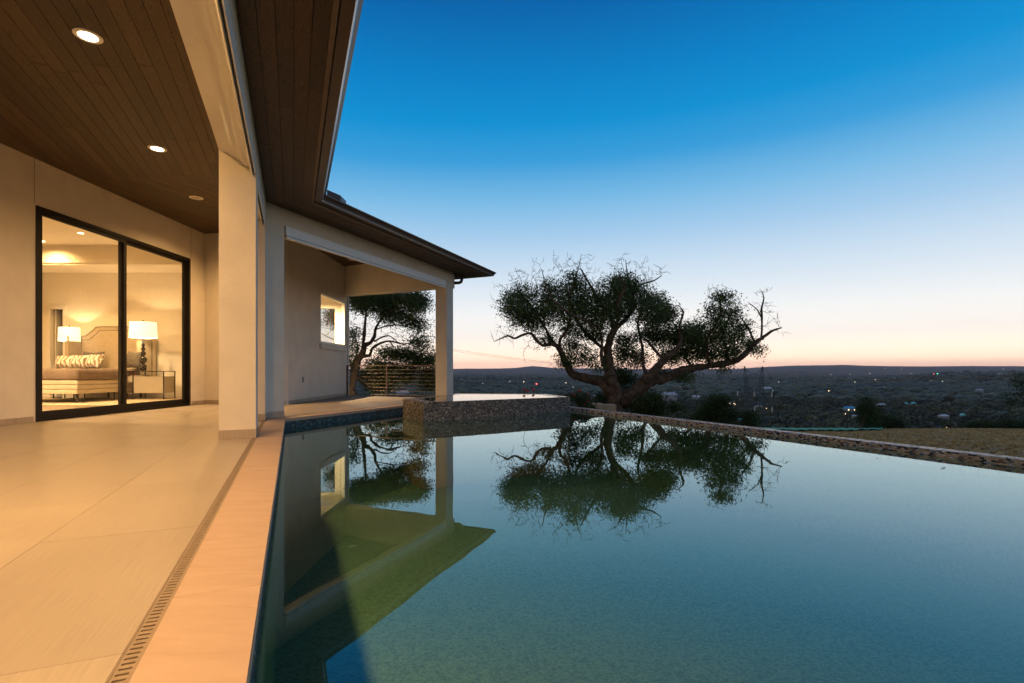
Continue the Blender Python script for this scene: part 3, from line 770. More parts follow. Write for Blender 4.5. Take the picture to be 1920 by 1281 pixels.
# fascia and gutters, mitred at both corners
def ring(d, far=True):
    e = on_far(6.9+d-OV, d)
    e2 = (e[0]-rd.x*5.2, e[1]-rd.y*5.2)
    return [uv(-7.5, VF+d), corner(d), e, e2]
def swept_ring(prof, name, mat, parent=None, smooth=False):
    """profile of (offset from the wing faces, z) round the near eave, far eave and side eave"""
    rings = [ring(d) for d, z in prof]; m_ = len(prof); v = []
    for k in range(4):
        for i, (d, z) in enumerate(prof): v.append((*rings[i][k], z))
    f = [(k*m_+i, k*m_+(i+1)%m_, (k+1)*m_+(i+1)%m_, (k+1)*m_+i) for k in range(3) for i in range(m_)]
    f += [tuple(range(m_-1,-1,-1)), tuple(3*m_+i for i in range(m_))]
    return hp(MB().add(v, f), name, mat, parent, smooth=smooth)
swept_ring([(OV+.001, ZS-.012), (OV+.042, ZS-.012), (OV+.042, 3.49), (OV+.001, 3.49)], 'fascia', M_fascia)
gut = swept_ring([(OV+.056, 3.385), (OV+.150, 3.385), (OV+.165, 3.40), (OV+.180, 3.44), (OV+.215, 3.475), (OV+.218, 3.492), (OV+.208, 3.492), (OV+.170, 3.445), (OV+.142, 3.392), (OV+.060, 3.392), (OV+.060, 3.488), (OV+.056, 3.488)], 'gutter', M_gutter)
swept_ring([(OV+.1505, 3.3835), (OV+.166, 3.3985), (OV+.170, 3.406), (OV+.1665, 3.4055), (OV+.1640, 3.401), (OV+.150, 3.387)], 'gutter_lip_shine', M_lip_shine, gut)  # painted highlight strip where the lip catches the light
# roof over everything, pitched gently
inner = [(-4.2, -4.5)]
def zra(p_): return 3.485+max(0., VF+OV-(p_[0]*p.x+p_[1]*p.y))*.42
def zrb(p_): return 3.485+max(0., NF+OV-(p_[0]*n.x+p_[1]*n.y))*.42
rp = [ring(OV+.07)[0], ring(OV+.07)[1], ring(OV+.07)[2], ring(OV+.07)[3]]
ridge = corner(-3.2)
mbr = MB()
back_a = uv(-7.5, VF-3.2); back_b = on_far(6.9, -3.2)
mbr.prism([rp[0], rp[1], ridge, back_a], lambda q: zra(q), lambda q: zra(q)+.06)
hp(mbr, 'roof', M_roof)
hp(MB().prism([rp[1], rp[2], back_b, ridge], lambda q: zrb(q), lambda q: zrb(q)+.06), 'roof', M_roof)
hp(MB().prism([back_a, ridge, (-15, ridge[1]), (-15, -7.5)], 5.12, 5.18), 'roof', M_roof)
hp(MB().prism([ridge, back_b, (-9, 17.5), (-15, 17.5), (-15, ridge[1])], 5.12, 5.18), 'roof', M_roof)
# small dark roof cap that shows over the gutter at the inside corner
vq = at_depth(613, 378, 8.9); vq2 = at_depth(640, 378, 8.95)
hp(MB().loft([[(vq.x,vq.y,3.5),(vq2.x,vq2.y,3.5),(vq2.x,vq2.y+.3,3.5),(vq.x,vq.y+.3,3.5)], [(vq.x,vq.y,3.93),(vq2.x-.015,vq2.y,3.845),(vq2.x-.015,vq2.y+.3,3.845),(vq.x,vq.y+.3,3.93)]]), 'roof_cap', M_roof)
# downspout elbow at the far column
dq = [at_depth(866, 512, 13.9), at_depth(866, 524, 13.9), at_depth(864.5, 529, 13.9), at_depth(860, 530.5, 13.88), at_depth(846, 531, 13.8)]
hp(MB().tube(dq, .042, 10), 'downspout', M_gutter, smooth=True)
# outlet on the window wall
hp(MB().box(-4.9585, -4.950, 11.97, 12.06, .47, .60), 'outlet_cover', M_plate)

# sliding door
sld = hp(MB().box(XW-.10, XW+.012, DY0, DY1, 0, .035), 'sliding_door', M_bronze)
def fr(mb, name='door_frame', mat=M_bronze, par=None):
    return mb.build(name, mat, par or sld)
x0, x1 = XW-.11, XW+.012
fr(MB().box(x0, x1, DY0, DY0+.05, .036, DZ)); fr(MB().box(x0, x1, DY1-.05, DY1, .036, DZ)); fr(MB().box(x0, x1, DY0+.051, DY1-.051, DZ-.055, DZ))
ym = 8.62+.26
def panel(ya, yb, xc, w=.065, wb=.11):
    st = MB().box(xc-.022, xc+.022, ya, ya+w, .036, DZ-.056).build('door_panel', M_bronze, sld)
    MB().box(xc-.022, xc+.022, yb-w, yb, .036, DZ-.056).build('stile', M_bronze, st)
    MB().box(xc-.021, xc+.021, ya+w+.001, yb-w-.001, .036, .036+wb).build('rail', M_bronze, st)
    MB().box(xc-.021, xc+.021, ya+w+.001, yb-w-.001, DZ-.056-.06, DZ-.056).build('rail', M_bronze, st)
    MB().add([(xc, ya+w, .036+wb), (xc, yb-w, .036+wb), (xc, yb-w, DZ-.116), (xc, ya+w, DZ-.116)], [(0,1,2,3)]).build('pane', M_glass, st)
YMD = 9.10
panel(DY0+.052, YMD+.05, XW-.03); panel(YMD-.03, DY1-.052, XW-.08)
# bathroom-corner window in the window wall
wn_ = MB()
win = hp(MB().box(-5.03, -4.952, WY0+.0, WY0+.04, WZ0, WZ1), 'window', M_white)
for bx in ((WY1-.04, WY1, WZ0, WZ1), (WY0+.041, WY1-.041, WZ0, WZ0+.045), (WY0+.041, WY1-.041, WZ1-.045, WZ1)):
    MB().box(-5.03, -4.948, *bx).build('window_frame', M_trim, win)
MB().add([(-5.0, WY0+.04, WZ0+.045), (-5.0, WY1-.04, WZ0+.045), (-5.0, WY1-.04, WZ1-.045), (-5.0, WY0+.04, WZ1-.045)], [(0,1,2,3)]).build('pane', M_glass, win)
MB().box(-4.959, -4.90, WY0-.06, WY1+.06, WZ0-.15, WZ0-.005).build('sill', M_stucco, win)

# bathroom behind the window: corner window onto the trees
room = hp(MB().box(-6.9, -5.101, 11.6, 15.2, -.02, -.002), 'room_floor', M_tile)
hp(wall_panel((-5.10, 15.22), (-6.9, 15.22), .12, [0, 1.50, 2.62, ZC-.001], [.22, 1.65], [(.22, 1.65, 1.50, 2.62)], side=-1), 'wall', M_stucco2)
hp(wall_panel((-6.9, 15.34), (-6.9, 11.6), .1, [0, ZC-.001], [], [], side=-1), 'wall', M_stucco2)
hp(wall_panel((-6.9, 11.62), (-5.102, 11.62), .05, [0, ZC-.001], [], [], side=-1), 'wall', M_stucco2)
hp(MB().box(-6.9, -5.101, 11.62, 15.22, 3.0, 3.03), 'room_ceiling', M_stucco2)
hp(MB().add([(-5.32, 15.28, 1.5), (-6.75, 15.28, 1.5), (-6.75, 15.28, 2.62), (-5.32, 15.28, 2.62)], [(0,1,2,3)]), 'pane', M_glass2)

# bedroom
BX0, BX1, BYF, BZC = -13.0, XW-.161, 14.0, 3.45
M_floor_in = tile_mat('bedroom_floor', 0, (.13,.095,.06), (.22,.17,.11), streak=12, rough=.4)
hp(MB().box(BX0, BX1, 3.0, BYF, -.03, -.001), 'room_floor', M_floor_in)
hp(wall_panel((BX0, BYF), (BX1+.05, BYF), .1, [0, 2.45, ZC+.2], [.25, .60], [(.25, .60, -.1, 2.45)]), 'wall', M_stucco2)
hp(MB().box(BX0-.1, BX0, 3.0, BYF+1.6, 0, ZC+.2), 'wall', M_stucco2)
hp(MB().box(BX0, BX1, 2.9, 3.0, 0, ZC+.2), 'wall', M_stucco2)
hp(MB().box(BX1, BX1+.055, 11.6, BYF, 0, ZC+.2), 'wall', M_stucco2)
# tray ceiling: lower border and raised centre
hp(MB().box(BX0, BX1, BYF-1.1, BYF, BZC, BZC+.04), 'ceiling_border', M_stucco2)
hp(MB().box(BX1-.9, BX1, 3.0, BYF-1.101, BZC, BZC+.04), 'ceiling_border', M_stucco2)
hp(MB().box(BX0, BX1-.9, BYF-1.13, BYF-1.1, BZC+.041, ZC+.1), 'tray_side', M_stucco2)
hp(MB().box(BX1-.9, BX1-.87, 3.0, BYF-1.13, BZC+.041, ZC+.1), 'tray_side', M_stucco2)
hp(MB().box(BX0, BX1-.9, 3.0, BYF-1.13, ZC+.1, ZC+.14), 'room_ceiling', M_stucco2)
for (s0, s1, z0, z1) in ((.17,.25,0,2.45), (.60,.69,0,2.45), (.17,.69,2.451,2.55)):
    hp(MB().box(BX0+s0, BX0+s1, BYF-.02, BYF-.001, z0, z1), 'door_casing', M_trim)
dl = hp(MB().box(BX0+.27, BX0+.31, BYF+.10, BYF+.85, .01, 2.43), 'door', M_trim)
hp(MB().box(BX0-.3, BX0+1.7, BYF+1.5, BYF+1.55, 0, 2.8), 'wall', M_dark); hp(MB().box(BX0-.3, BX0+1.7, BYF+.101, BYF+1.5, 2.8, 2.85), 'dark_box_top', M_dark); hp(MB().box(BX0+1.7, BX0+1.75, BYF+.101, BYF+1.5, 0, 2.85), 'wall', M_dark)  # added dark box; its colour stands in for shade beyond the door
hp(MB().box(-9.0, BX1, BYF-.015, BYF-.001, 0, .13), 'skirting', M_trim)

# ------------------------------------------------------------------ railing
rail = thing('deck_railing', 'brown steel railing with eight thin horizontal bars at the far end of the porch', 'railing', (RL0.x, RL0.y, 0))
bpy.context.view_layer.update()
RB = 0.0
sC = RLn+.04
for s in (.03, 1.50, RLn-.28):
    q = [rl(s-.018, -.02), rl(s+.018, -.02), rl(s+.018, .02), rl(s-.018, .02)]
    MB().prism(q, 0, .875).build('post', M_rail, rail)
MB().prism([rl(0, -.024), rl(RLn-.2, -.024), rl(RLn-.2, .024), rl(0, .024)], .876, .905).build('top_rail', M_rail, rail)
for k in range(8):
    z = .06+.1015*k
    MB().tube([(*rl(.0, 0), z), (*rl(RLn-.2, 0), z)], .0075, 6).build('bar', M_rail, rail)
for ch in list(rail.children): child_keep(ch, rail)

# ------------------------------------------------------------------ recessed lights and speakers
M_lamp = emitter('lamp_disc', (1.0,.78,.50), 14)
def spot(loc, power, r=.07, size=radians(155), name='porch_lamp_light', parent=None):
    l = bpy.data.lights.new(name, 'SPOT'); l.energy = power; l.color = WARM; l.shadow_soft_size = r; l.spot_size = size; l.spot_blend = 1.0
    o = bpy.data.objects.new(name, l); C.objects.link(o); o.location = loc
    if parent: o.parent = parent
    return o
def downlight(x, y, z, label, group, power, r=.095, lens=None, size=radians(155), soft=0, col=None):
    t_ = thing('recessed_light', label, 'ceiling light', (x, y, z), group)
    MB().lathe([(r*.80, -.004), (r*.84, -.007), (r*1.12, -.006), (r*1.2, -.002), (r*1.2, .0), (r*.80, .0)], (0,0,0), 28, caps=False).build('trim_ring', M_trim, t_, smooth=True)
    MB().lathe([(r*.83, -.0035), (r*.2, -.0036)], (0,0,0), 28).build('lens', lens or M_lamp, t_)
    if power: lo_ = spot((0,0,-.03), power, soft or r*.8, parent=t_, size=size); lo_.data.color = col or WARM
    return t_
PL = [at(165, 68, ZC), at(295, 279, ZC)]
sp_ = (PL[1]-PL[0])
PW = 1150
downlight(PL[0].x, PL[0].y, ZC, 'large bright round ceiling light nearest the top left corner', 'round lights in the porch ceiling', 320)
downlight(PL[1].x, PL[1].y, ZC, 'bright round ceiling light between the near one and the unlit ceiling disc', 'round lights in the porch ceiling', 240)
for k in (1, 2, 3, 4):
    q = PL[0]-sp_*k
    downlight(q.x, q.y, ZC, ('round porch ceiling light just out of the top of the picture', 'round porch ceiling light just behind the viewer', 'third porch ceiling light behind the viewer', 'porch ceiling light farthest behind the viewer')[k-1], 'round lights in the porch ceiling', (1400, 1400, 1600, 1600)[k-1], soft=.2, size=radians(172))
def speaker(px, py, label):
    q = at(px, py, ZC); t_ = thing('ceiling_speaker', label, 'speaker', (q.x, q.y, ZC), 'round ceiling speakers')
    MB().lathe([(.085,-.006),(.105,-.006),(.112,-.002),(.112,0)], (0,0,0), 28, caps=False).build('trim_ring', M_trim, t_)
    MB().lathe([(.086,-.005),(.02,-.0052)], (0,0,0), 28).build('grille', M_grille, t_)
speaker(368, 371, 'unlit cream disc in the porch ceiling left of the near column')
speaker(661, 487, 'unlit cream disc in the ceiling of the far portico')
# one lamp of the far portico, hidden from view behind the near column
downlight(-5.47, 10.0, ZC, 'porch ceiling light hidden behind the near column', 'round lights in the porch ceiling', 800)
for (px, py) in ((151.5, 437), (79, 452)):
    z = ZC+.1; q = at(px, py, z)
    downlight(q.x, q.y, z-.001, 'small lit ceiling light in the bedroom, ' + ('right' if px > 100 else 'left') + ' one seen through the glass', 'bedroom ceiling lights', 330, r=.07, lens=M_lamp)
def area(name, loc, power, sx_, sy_, rot=(0,0,0), col=WARM):
    l = bpy.data.lights.new(name, 'AREA'); l.shape = 'RECTANGLE'; l.size = sx_; l.size_y = sy_; l.energy = power; l.color = col
    o = bpy.data.objects.new(name, l); C.objects.link(o); o.location = loc; o.rotation_euler = rot; return o
downlight(-10.2, 8.2, ZC+.099, 'small bedroom ceiling light out of sight above the door head', 'bedroom ceiling lights', 3600, r=.07, col=(1,.66,.33))
downlight(-8.6, 12.0, BZC-.001, 'small bedroom ceiling light in the lower ceiling border', 'bedroom ceiling lights', 0, r=.001) if False else None
dlr = downlight(-5.75, 14.3, 2.999, 'ceiling light of the bathroom behind the portico window', 'bathroom lights', 1900, r=.08, col=(1,.70,.38))

# ------------------------------------------------------------------ bedroom furniture
M_cloth = plain('beige_upholstery', (.52,.44,.31), .9, vary=.06, bump=.3, bscale=200)
M_blanket = plain('brown_blanket', (.20,.145,.105), .95, vary=.15, scale=5, bump=.4, bscale=30)
M_dkpillow = plain('dark_pillow', (.10,.085,.065), .8, vary=.4, scale=14)
M_nail = plain('nailhead', (.08,.06,.04), .4)
M_stand = plain('nightstand_paint', (.42,.37,.28), .5, vary=.05)
M_lampb = plain('lamp_base_black', (.018,.015,.012), .15)
def stripe_mat():
    m, t, s = new_mat('patterned_pillow'); co = coords(t, scale=(1,1,1))
    w = N(t, 'ShaderNodeTexWave', Scale=3.2, Distortion=7.0); w.inputs['Detail Scale'].default_value = 2.0; L(t, co, w.inputs['Vector'])
    r = two_tone(t, w.outputs[0], (.30,.23,.14), (.80,.74,.62)); r.color_ramp.interpolation = 'CONSTANT'; r.color_ramp.elements[1].position = .45
    L(t, r.outputs[0], s.inputs['Base Color']); s.inputs['Roughness'].default_value = .9; return m
M_pat = stripe_mat()
def rounded(x0, x1, y0, y1, z0, z1, r=.04, k=3):
    """a box with softened vertical and top edges"""
    rings = []
    def ringat(z, ins):
        pts = []; rr = max(r-ins*.3, .005)
        for cx, cy, a0 in ((x1-rr-ins, y1-rr-ins, 0), (x0+rr+ins, y1-rr-ins, 90), (x0+rr+ins, y0+rr+ins, 180), (x1-rr-ins, y0+rr+ins, 270)):
            for j in range(k+1): th_ = radians(a0+90*j/k); pts.append((cx+rr*cos(th_), cy+rr*sin(th_), z))
        return pts
    rings = [ringat(z0, r*.3), ringat(z0+r*.3, 0)]+[ringat(z1-r+r*sin(radians(q_)), r-r*cos(radians(q_))) for q_ in (0, 35, 65, 90)]
    return MB().loft(rings)
bed = thing('bed', 'upholstered beige bed with tall clipped corner headboard and brown blanket', 'bed', (-10.7, 12.6, 0))
bX0, bX1, bY0, bY1 = -11.75, -9.83, 11.45, 13.75
rl_ = [rounded(bX0, bX1, bY0, bY1, .22+.105*k, .22+.105*(k+1)-.004, .035).build('rail_cushion', M_cloth, bed, smooth=False) for k in range(3)]
rounded(bX0+.03, bX1+.02, bY0-.015, bY1, .54, .80, .07, 4).build('mattress', M_blanket, bed, smooth=True)
for lx in (bX0+.1, (bX0+bX1)/2, bX1-.1):
    for ly in (bY0+.12, bY1-.2): MB().lathe([(.02,.0),(.035,.20),(.035,.22)], (lx,ly,0), 10).build('leg', M_lampb, bed)
def hb_prof(w, h, g):
    """headboard outline with clipped, stepped shoulders"""
    return [(-w, g), (-w, h-.27), (-w+.20, h-.27+.02), (-w+.42, h-.08), (-w+.47, h-.02), (-w+.62, h), (w-.62, h), (w-.47, h-.02), (w-.42, h-.08), (w-.20, h-.25), (w, h-.27), (w, g)]
def hb(w, h, y0, y1, g=.2):
    P_ = hb_prof(w, h, g); cx = (bX0+bX1)/2; n_ = len(P_)
    return MB().add([(cx+x, y0, z) for x, z in P_]+[(cx+x, y1, z) for x, z in P_], [tuple(range(n_)), tuple(range(2*n_-1, n_-1, -1))]+[(i, i+n_, (i+1)%n_+n_, (i+1)%n_) for i in range(n_)])
head = hb(1.02, 1.96, 13.78, 13.90).build('headboard', M_cloth, bed)
hb(.90, 1.84, 13.765, 13.779).build('headboard_panel', M_cloth, head)
# nail trim following the two outlines
for (w_, h_) in ((1.0, 1.94), (.905, 1.845)):
    pr = hb_prof(w_, h_, .3); cx = (bX0+bX1)/2
    MB().tube([(cx+x, 13.765 if w_ < .95 else 13.777, z) for x, z in pr], .007, 5).build('nailhead_trim', M_nail, head)
MB().box(bX1-.06, bX1+.03, 13.35, 13.78, .2, 1.66).build('headboard_wing', M_cloth, bed); MB().box(bX0-.03, bX0+.06, 13.35, 13.78, .2, 1.66).build('headboard_wing', M_cloth, bed)
bpy.context.view_layer.update()
for ch in list(bed.children): child_keep(ch, bed)
def pillow(c, w, h, th_, rz, tilt, mat, label, name='pillow'):
    rings = []; nn = 14; mb = MB(); gx_, gy_ = 10, 8; V = []; Fs = []
    for side in (1, -1):
        for i in range(gx_+1):
            for j in range(gy_+1):
                x, y = i/gx_*2-1, j/gy_*2-1
                k = ((1-x**4)*(1-y**4)); pinch = 1-.10*(1-abs(x))*abs(y)**3-.0*(1-abs(y))*abs(x)
                V.append(Vector((x*w/2*(1-.08*(1-y*y)*abs(x)**3), side*th_/2*max(k,0)**.55+.006*noise.noise(Vector((x*3,y*3,side+c[0]))), y*h/2*pinch*(1-.08*(1-x*x)))))
    st_ = (gx_+1)*(gy_+1)
    for sd_ in (0, 1):
        for i in range(gx_):
            for j in range(gy_):
                q = sd_*st_+i*(gy_+1)+j; qq = (q, q+1, q+gy_+2, q+gy_+1); Fs.append(qq if sd_ == 0 else qq[::-1])
    M_ = Matrix.Rotation(rz, 4, 'Z') @ Matrix.Rotation(tilt, 4, 'X')
    o = obj(name, [M_ @ v for v in V], Fs, mat, None, True); o.location = c; return tag(o, label, 'pillow', 'pillows on the bed')
pillow((-11.15, 13.45, 1.02), .55, .52, .18, .1, -.35, M_dkpillow, 'dark pillow leaning on the left part of the headboard, behind the patterned ones')
pillow((-9.99+.05, 13.30, 1.03), .50, .50, .18, -.25, -.30, M_dkpillow, 'mottled dark square pillow right of the patterned pillows')
pillow((-11.25, 12.75, .97), .42, .36, .20, .15, -.45, M_pat, 'cream and brown patterned pillow at the left of the row')
pillow((-10.86, 12.72, .98), .42, .37, .20, .05, -.45, M_pat, 'cream and brown patterned pillow in the middle of the row')
pillow((-10.46, 12.70, .99), .44, .38, .22, -.25, -.40, M_pat, 'cream and brown patterned pillow nearest the dark mottled one')
# nightstand
ns = thing('nightstand', 'wide metal framed nightstand with one drawer and a closed side under the right lamp', 'nightstand', (-9.5, 13.0, 0))
nx0, nx1, ny0, ny1 = (213-960)/F*12.9, (307-960)/F*12.9, 12.9, 13.35; nxm = (248-960)/F*12.9
for x in (nx0, nxm, nx1-.02):
    for y in (ny0, ny1-.02): MB().box(x, x+.02, y, y+.02, 0, .72).build('leg', M_bronze, ns)
MB().box(nx0, nx1, ny0, ny1, .721, .74).build('top', M_bronze, ns)
MB().box(nxm+.021, nx1-.021, ny0+.02, ny1-.021, .18, .60).build('cabinet', M_stand, ns)
dw = MB().box(nx0+.021, nxm-.001, ny0+.02, ny1-.021, .45, .60).build('drawer', M_stand, ns); MB().box((nx0+nxm)/2-.02, (nx0+nxm)/2+.02, ny0, ny0+.019, .52, .535).build('handle', M_bronze, dw)
MB().box(nx0+.021, nxm-.001, ny0+.02, ny1-.021, .16, .178).build('shelf', M_stand, ns); MB().box(nx0+.021, nxm-.001, ny1-.04, ny1-.022, .18, .449).build('back', M_stand, ns)
bpy.context.view_layer.update()
for ch in list(ns.children): child_keep(ch, ns)
M_books = plain('book_cover', (.35,.27,.18), .7); 
M_cover = plain('red_book_cover', (.45,.12,.06), .6)
M_shade = emitter('lampshade_glow', (1.0,.74,.42), 1.5)
def lamp(x, y, z0, zs0, zs1, rs, label, power):
    t_ = thing('table_lamp', label, 'table lamp', (x, y, z0), 'bedside lamps')
    hb_ = zs0-z0
    k = hb_
    prof = [(.06,0),(.06,.02*k),(.075,.03*k),(.075,.18*k),(.03,.20*k),(.04,.23*k),(.085,.30*k),(.09,.35*k),(.07,.41*k),(.03,.44*k),(.035,.46*k),(.06,.50*k),(.06,.56*k),(.03,.60*k),(.05,.65*k),(.05,.69*k),(.025,.72*k),(.04,.77*k),(.04,.82*k),(.02,.86*k),(.015,1.0*k)]
    MB().lathe(prof, (0,0,0), 18).build('lamp_base', M_lampb, t_, smooth=True)
    h = zs1-zs0
    MB().lathe([(rs, k), (rs*.94, k+h), (rs*.925, k+h), (rs*.985, k)], (0,0,0), 28, caps=False).build('lamp_shade', M_shade, t_, smooth=True)
    MB().lathe([(.012, k+h-.04), (.012, k+h+.03), (.02, k+h+.04), (.004, k+h+.06)], (0,0,0), 10).build('finial', M_lampb, t_)
    l = bpy.data.lights.new('bulb', 'POINT'); l.energy = power; l.color = (1,.66,.33); l.shadow_soft_size = .03
    lo = bpy.data.objects.new('bulb', l); C.objects.link(lo); lo.parent = t_; lo.location = (0,0,k+h*.5)
def Yz(py, Y): return EYE+(HZ-py)/F*Y
lamp((268.5-960)/F*13.1, 13.1, .741, Yz(634, 13.1), Yz(604.5, 13.1), .305, 'tall black turned lamp with a drum shade on the nightstand right of the bed', 45)
lamp((130-960)/F*13.55, 13.55, .66, Yz(640, 13.5), Yz(614, 13.5), .235, 'lit table lamp left of the bed, partly behind the headboard', 40)
tbl = thing('side_table', 'low dark table under the lamp left of the bed', 'side table', ((130-960)/F*13.55, 13.55, 0))
MB().box(-.3, .3, -.2, .2, .62, .66).build('table_top', M_bronze, tbl)
for sx_, sy_ in ((-.28,-.18), (.26,-.18), (-.28,.16), (.26,.16)): MB().box(sx_, sx_+.02, sy_, sy_+.02, 0, .619).build('leg', M_bronze, tbl)
bk = MB().box(-.17,.17,-.11,.11,0,.03).build('book', M_books); bk.location = (-9.55+.12, 13.1, .60+.001); tag(bk, 'tan book lying under the lamp base on the nightstand shelf', 'book', 'books on the nightstand')
bk.location = ((262-960)/F*13.1, 13.12, .601)
rb = MB().box(-.05,.05,-.10,.10,0,.11).build('book', M_cover); rb.location = ((244-960)/F*13.1+.02, 13.12, .601); tag(rb, 'upright red book left of the flat tan book on the nightstand', 'book', 'books on the nightstand')
M_rug = plain('pale_rug', (.45,.37,.25), .95, vary=.35, scale=9)
tag(rounded(-12.6, -8.6, 10.9, 13.5, 0, .015, .01).build('rug', M_rug), 'pale patterned rug under the bed', 'rug')

# ------------------------------------------------------------------ trees
def grow(name, label, cat, limbs, blobs, Y, base, origin, sc, n_attr, leaves_per, leaf, mats, seed=1, dead=(), group=None, depth=1.0, twig=.010, loose=.35, thin=.79):
    """limbs: pixel polylines [(x, y, r, dy), ...] in a zoomed frame (origin, sc); blobs: foliage masses (x, y, rx, ry);
    twigs join every leafy point to the nearest wood, so the crown hangs on real branches"""
    r_ = np.random.default_rng(seed); k = Y/F/sc
    def W(x, y, dy=0.): return np.array([(origin[0]+x/sc-960)/F*Y, Y+dy, EYE+(HZ-(origin[1]+y/sc))/F*Y])
    t_ = thing(name, label, cat, tuple(base), group); B0 = np.array(base)
    nodes = []; nrad = []; tb = MB()
    for li, limb in enumerate(limbs):
        pts = []; rr = []
        for x, y, r, dy in limb: pts.append(W(x, y, dy*depth)); rr.append(r*k*thin)
        P_ = []; Rr = []
        for i in range(len(pts)-1):                     # Catmull-Rom between the given points
            p0, p1, p2, p3 = pts[max(i-1,0)], pts[i], pts[i+1], pts[min(i+2,len(pts)-1)]
            m_ = max(2, int(np.linalg.norm(p2-p1)/.09))
            for j in range(m_):
                u_ = j/m_
                q = .5*((2*p1)+(-p0+p2)*u_+(2*p0-5*p1+4*p2-p3)*u_*u_+(-p0+3*p1-3*p2+p3)*u_**3)
                rad = rr[i]*(1-u_)+rr[i+1]*u_
                P_.append(q+r_.normal(0, rad*.07, 3)); Rr.append(rad*(1+r_.uniform(-.07,.07)))
        P_.append(pts[-1]); Rr.append(rr[-1])
        tb.tube([Vector(q-B0) for q in P_], Rr, 14 if rr[0] > .1 else 8, rough=.55)
        nodes += P_; nrad += Rr
    tb.build('trunk', mats[0], t_, smooth=True)
    nodes = np.array(nodes); nrad = np.array(nrad)
    # attractors
    att = []; leafy = []
    area_ = np.array([b_[2]*b_[3] for b_ in blobs], float); area_ /= area_.sum()
    for bi in r_.choice(len(blobs), n_attr, p=area_):
        x, y, rx, ry = blobs[bi][:4]; d = r_.normal(0, 1, 3); d /= np.linalg.norm(d); rr = r_.uniform(0, 1)**.45
        att.append(W(x+d[0]*rr*rx, y-d[2]*rr*ry, (blobs[bi][4] if len(blobs[bi]) > 4 else 0)*depth)+np.array([0, d[1]*rr*(rx+ry)/2*k*.85, 0])); leafy.append(True)
    for x, y, rx, ry, cnt in dead:
        for _ in range(cnt):
            d = r_.uniform(-1, 1, 3); att.append(W(x+d[0]*rx, y+d[1]*ry, d[2]*rx*k*.8)); leafy.append(False)
    att = np.array(att); leafy = np.array(leafy)
    dist = np.min(np.linalg.norm(att[:,None]-nodes[None,::3], axis=2), axis=1); order = np.argsort(dist)
    NN = np.zeros((len(nodes)+len(att)*5, 3)); NR = np.zeros(len(NN)); NN[:len(nodes)] = nodes; NR[:len(nodes)] = nrad; cnt = len(nodes)
    tw = MB(); ends = []
    for i in order:
        q = att[i]; dd = NN[:cnt]-q; d2 = np.einsum('ij,ij->i', dd, dd); j = int(np.argmin(d2)); L_ = sqrt(d2[j])
        if L_ < .02: continue
        p0 = NN[j]; r0 = min(NR[j]*.75, twig+.014*L_); m_ = max(2, min(5, int(L_/.14)+1))
        side = r_.normal(0, .13*L_, 3); pts = []; rs_ = []
        for s in range(m_+1):
            u_ = s/m_; w_ = p0*(1-u_)+q*u_+side*sin(pi*u_)+r_.normal(0, .018, 3)*(0 < s < m_); pts.append(w_); rs_.append(r0*(1-u_)+.0042*u_)
        tw.tube([Vector(w_-B0) for w_ in pts], rs_, 4 if r0 > .012 else 3, caps=False)
        for w_, rv in list(zip(pts, rs_))[1:]:
            NN[cnt] = w_; NR[cnt] = rv; cnt += 1
        ends.append((pts, bool(leafy[i])))
        if not leafy[i] and L_ > .15:                    # bare side twigs
            for _ in range(2):
                s_ = pts[r_.integers(1, len(pts))]; e_ = s_+(q-p0)/L_*r_.uniform(.05, .16)+r_.normal(0, .09, 3)
                tw.tube([Vector(s_-B0), Vector((s_+e_)/2-B0+r_.normal(0,.01,3)), Vector(e_-B0)], [.0075,.0055,.0035], 3, caps=False)
    tw.build('branch', mats[1], t_, kind='stuff')
    # leaves
    V = []; cols = []
    cen = []
    for pts, lf in ends:
        if not lf: continue
        base_c = r_.uniform(.1, .9)
        for _ in range(leaves_per):
            s_ = pts[-1-min(int(abs(r_.normal(0, .8))), len(pts)-1)]
            cen.append(s_+r_.normal(0, loose*.4, 3)*np.array([1,1,.75])); cols.append(np.clip(base_c+r_.normal(0,.2), 0, 1))
    cen = np.array(cen)-B0; nl = len(cen)
    u_ = r_.normal(0, 1, (nl,3)); u_ /= np.linalg.norm(u_, axis=1)[:,None]
    w_ = np.cross(u_, r_.normal(0, 1, (nl,3))); w_ /= np.linalg.norm(w_, axis=1)[:,None]
    sz = leaf*r_.uniform(.6, 1.35, nl)[:,None]
    nrm_ = np.cross(u_, w_)
    q0 = cen-u_*sz; q1 = cen+w_*sz*.42+nrm_*sz*.12; q2 = cen+u_*sz; q3 = cen-w_*sz*.42+nrm_*sz*.12
    V = np.stack([q0,q1,q2,q3], 1).reshape(-1,3); Fc = np.arange(nl*4).reshape(-1,4)
    cc = np.array(cols)[:,None].repeat(3,1)
    fast_mesh('foliage', V, Fc, mats[2], t_, cc, kind='stuff')
    return t_

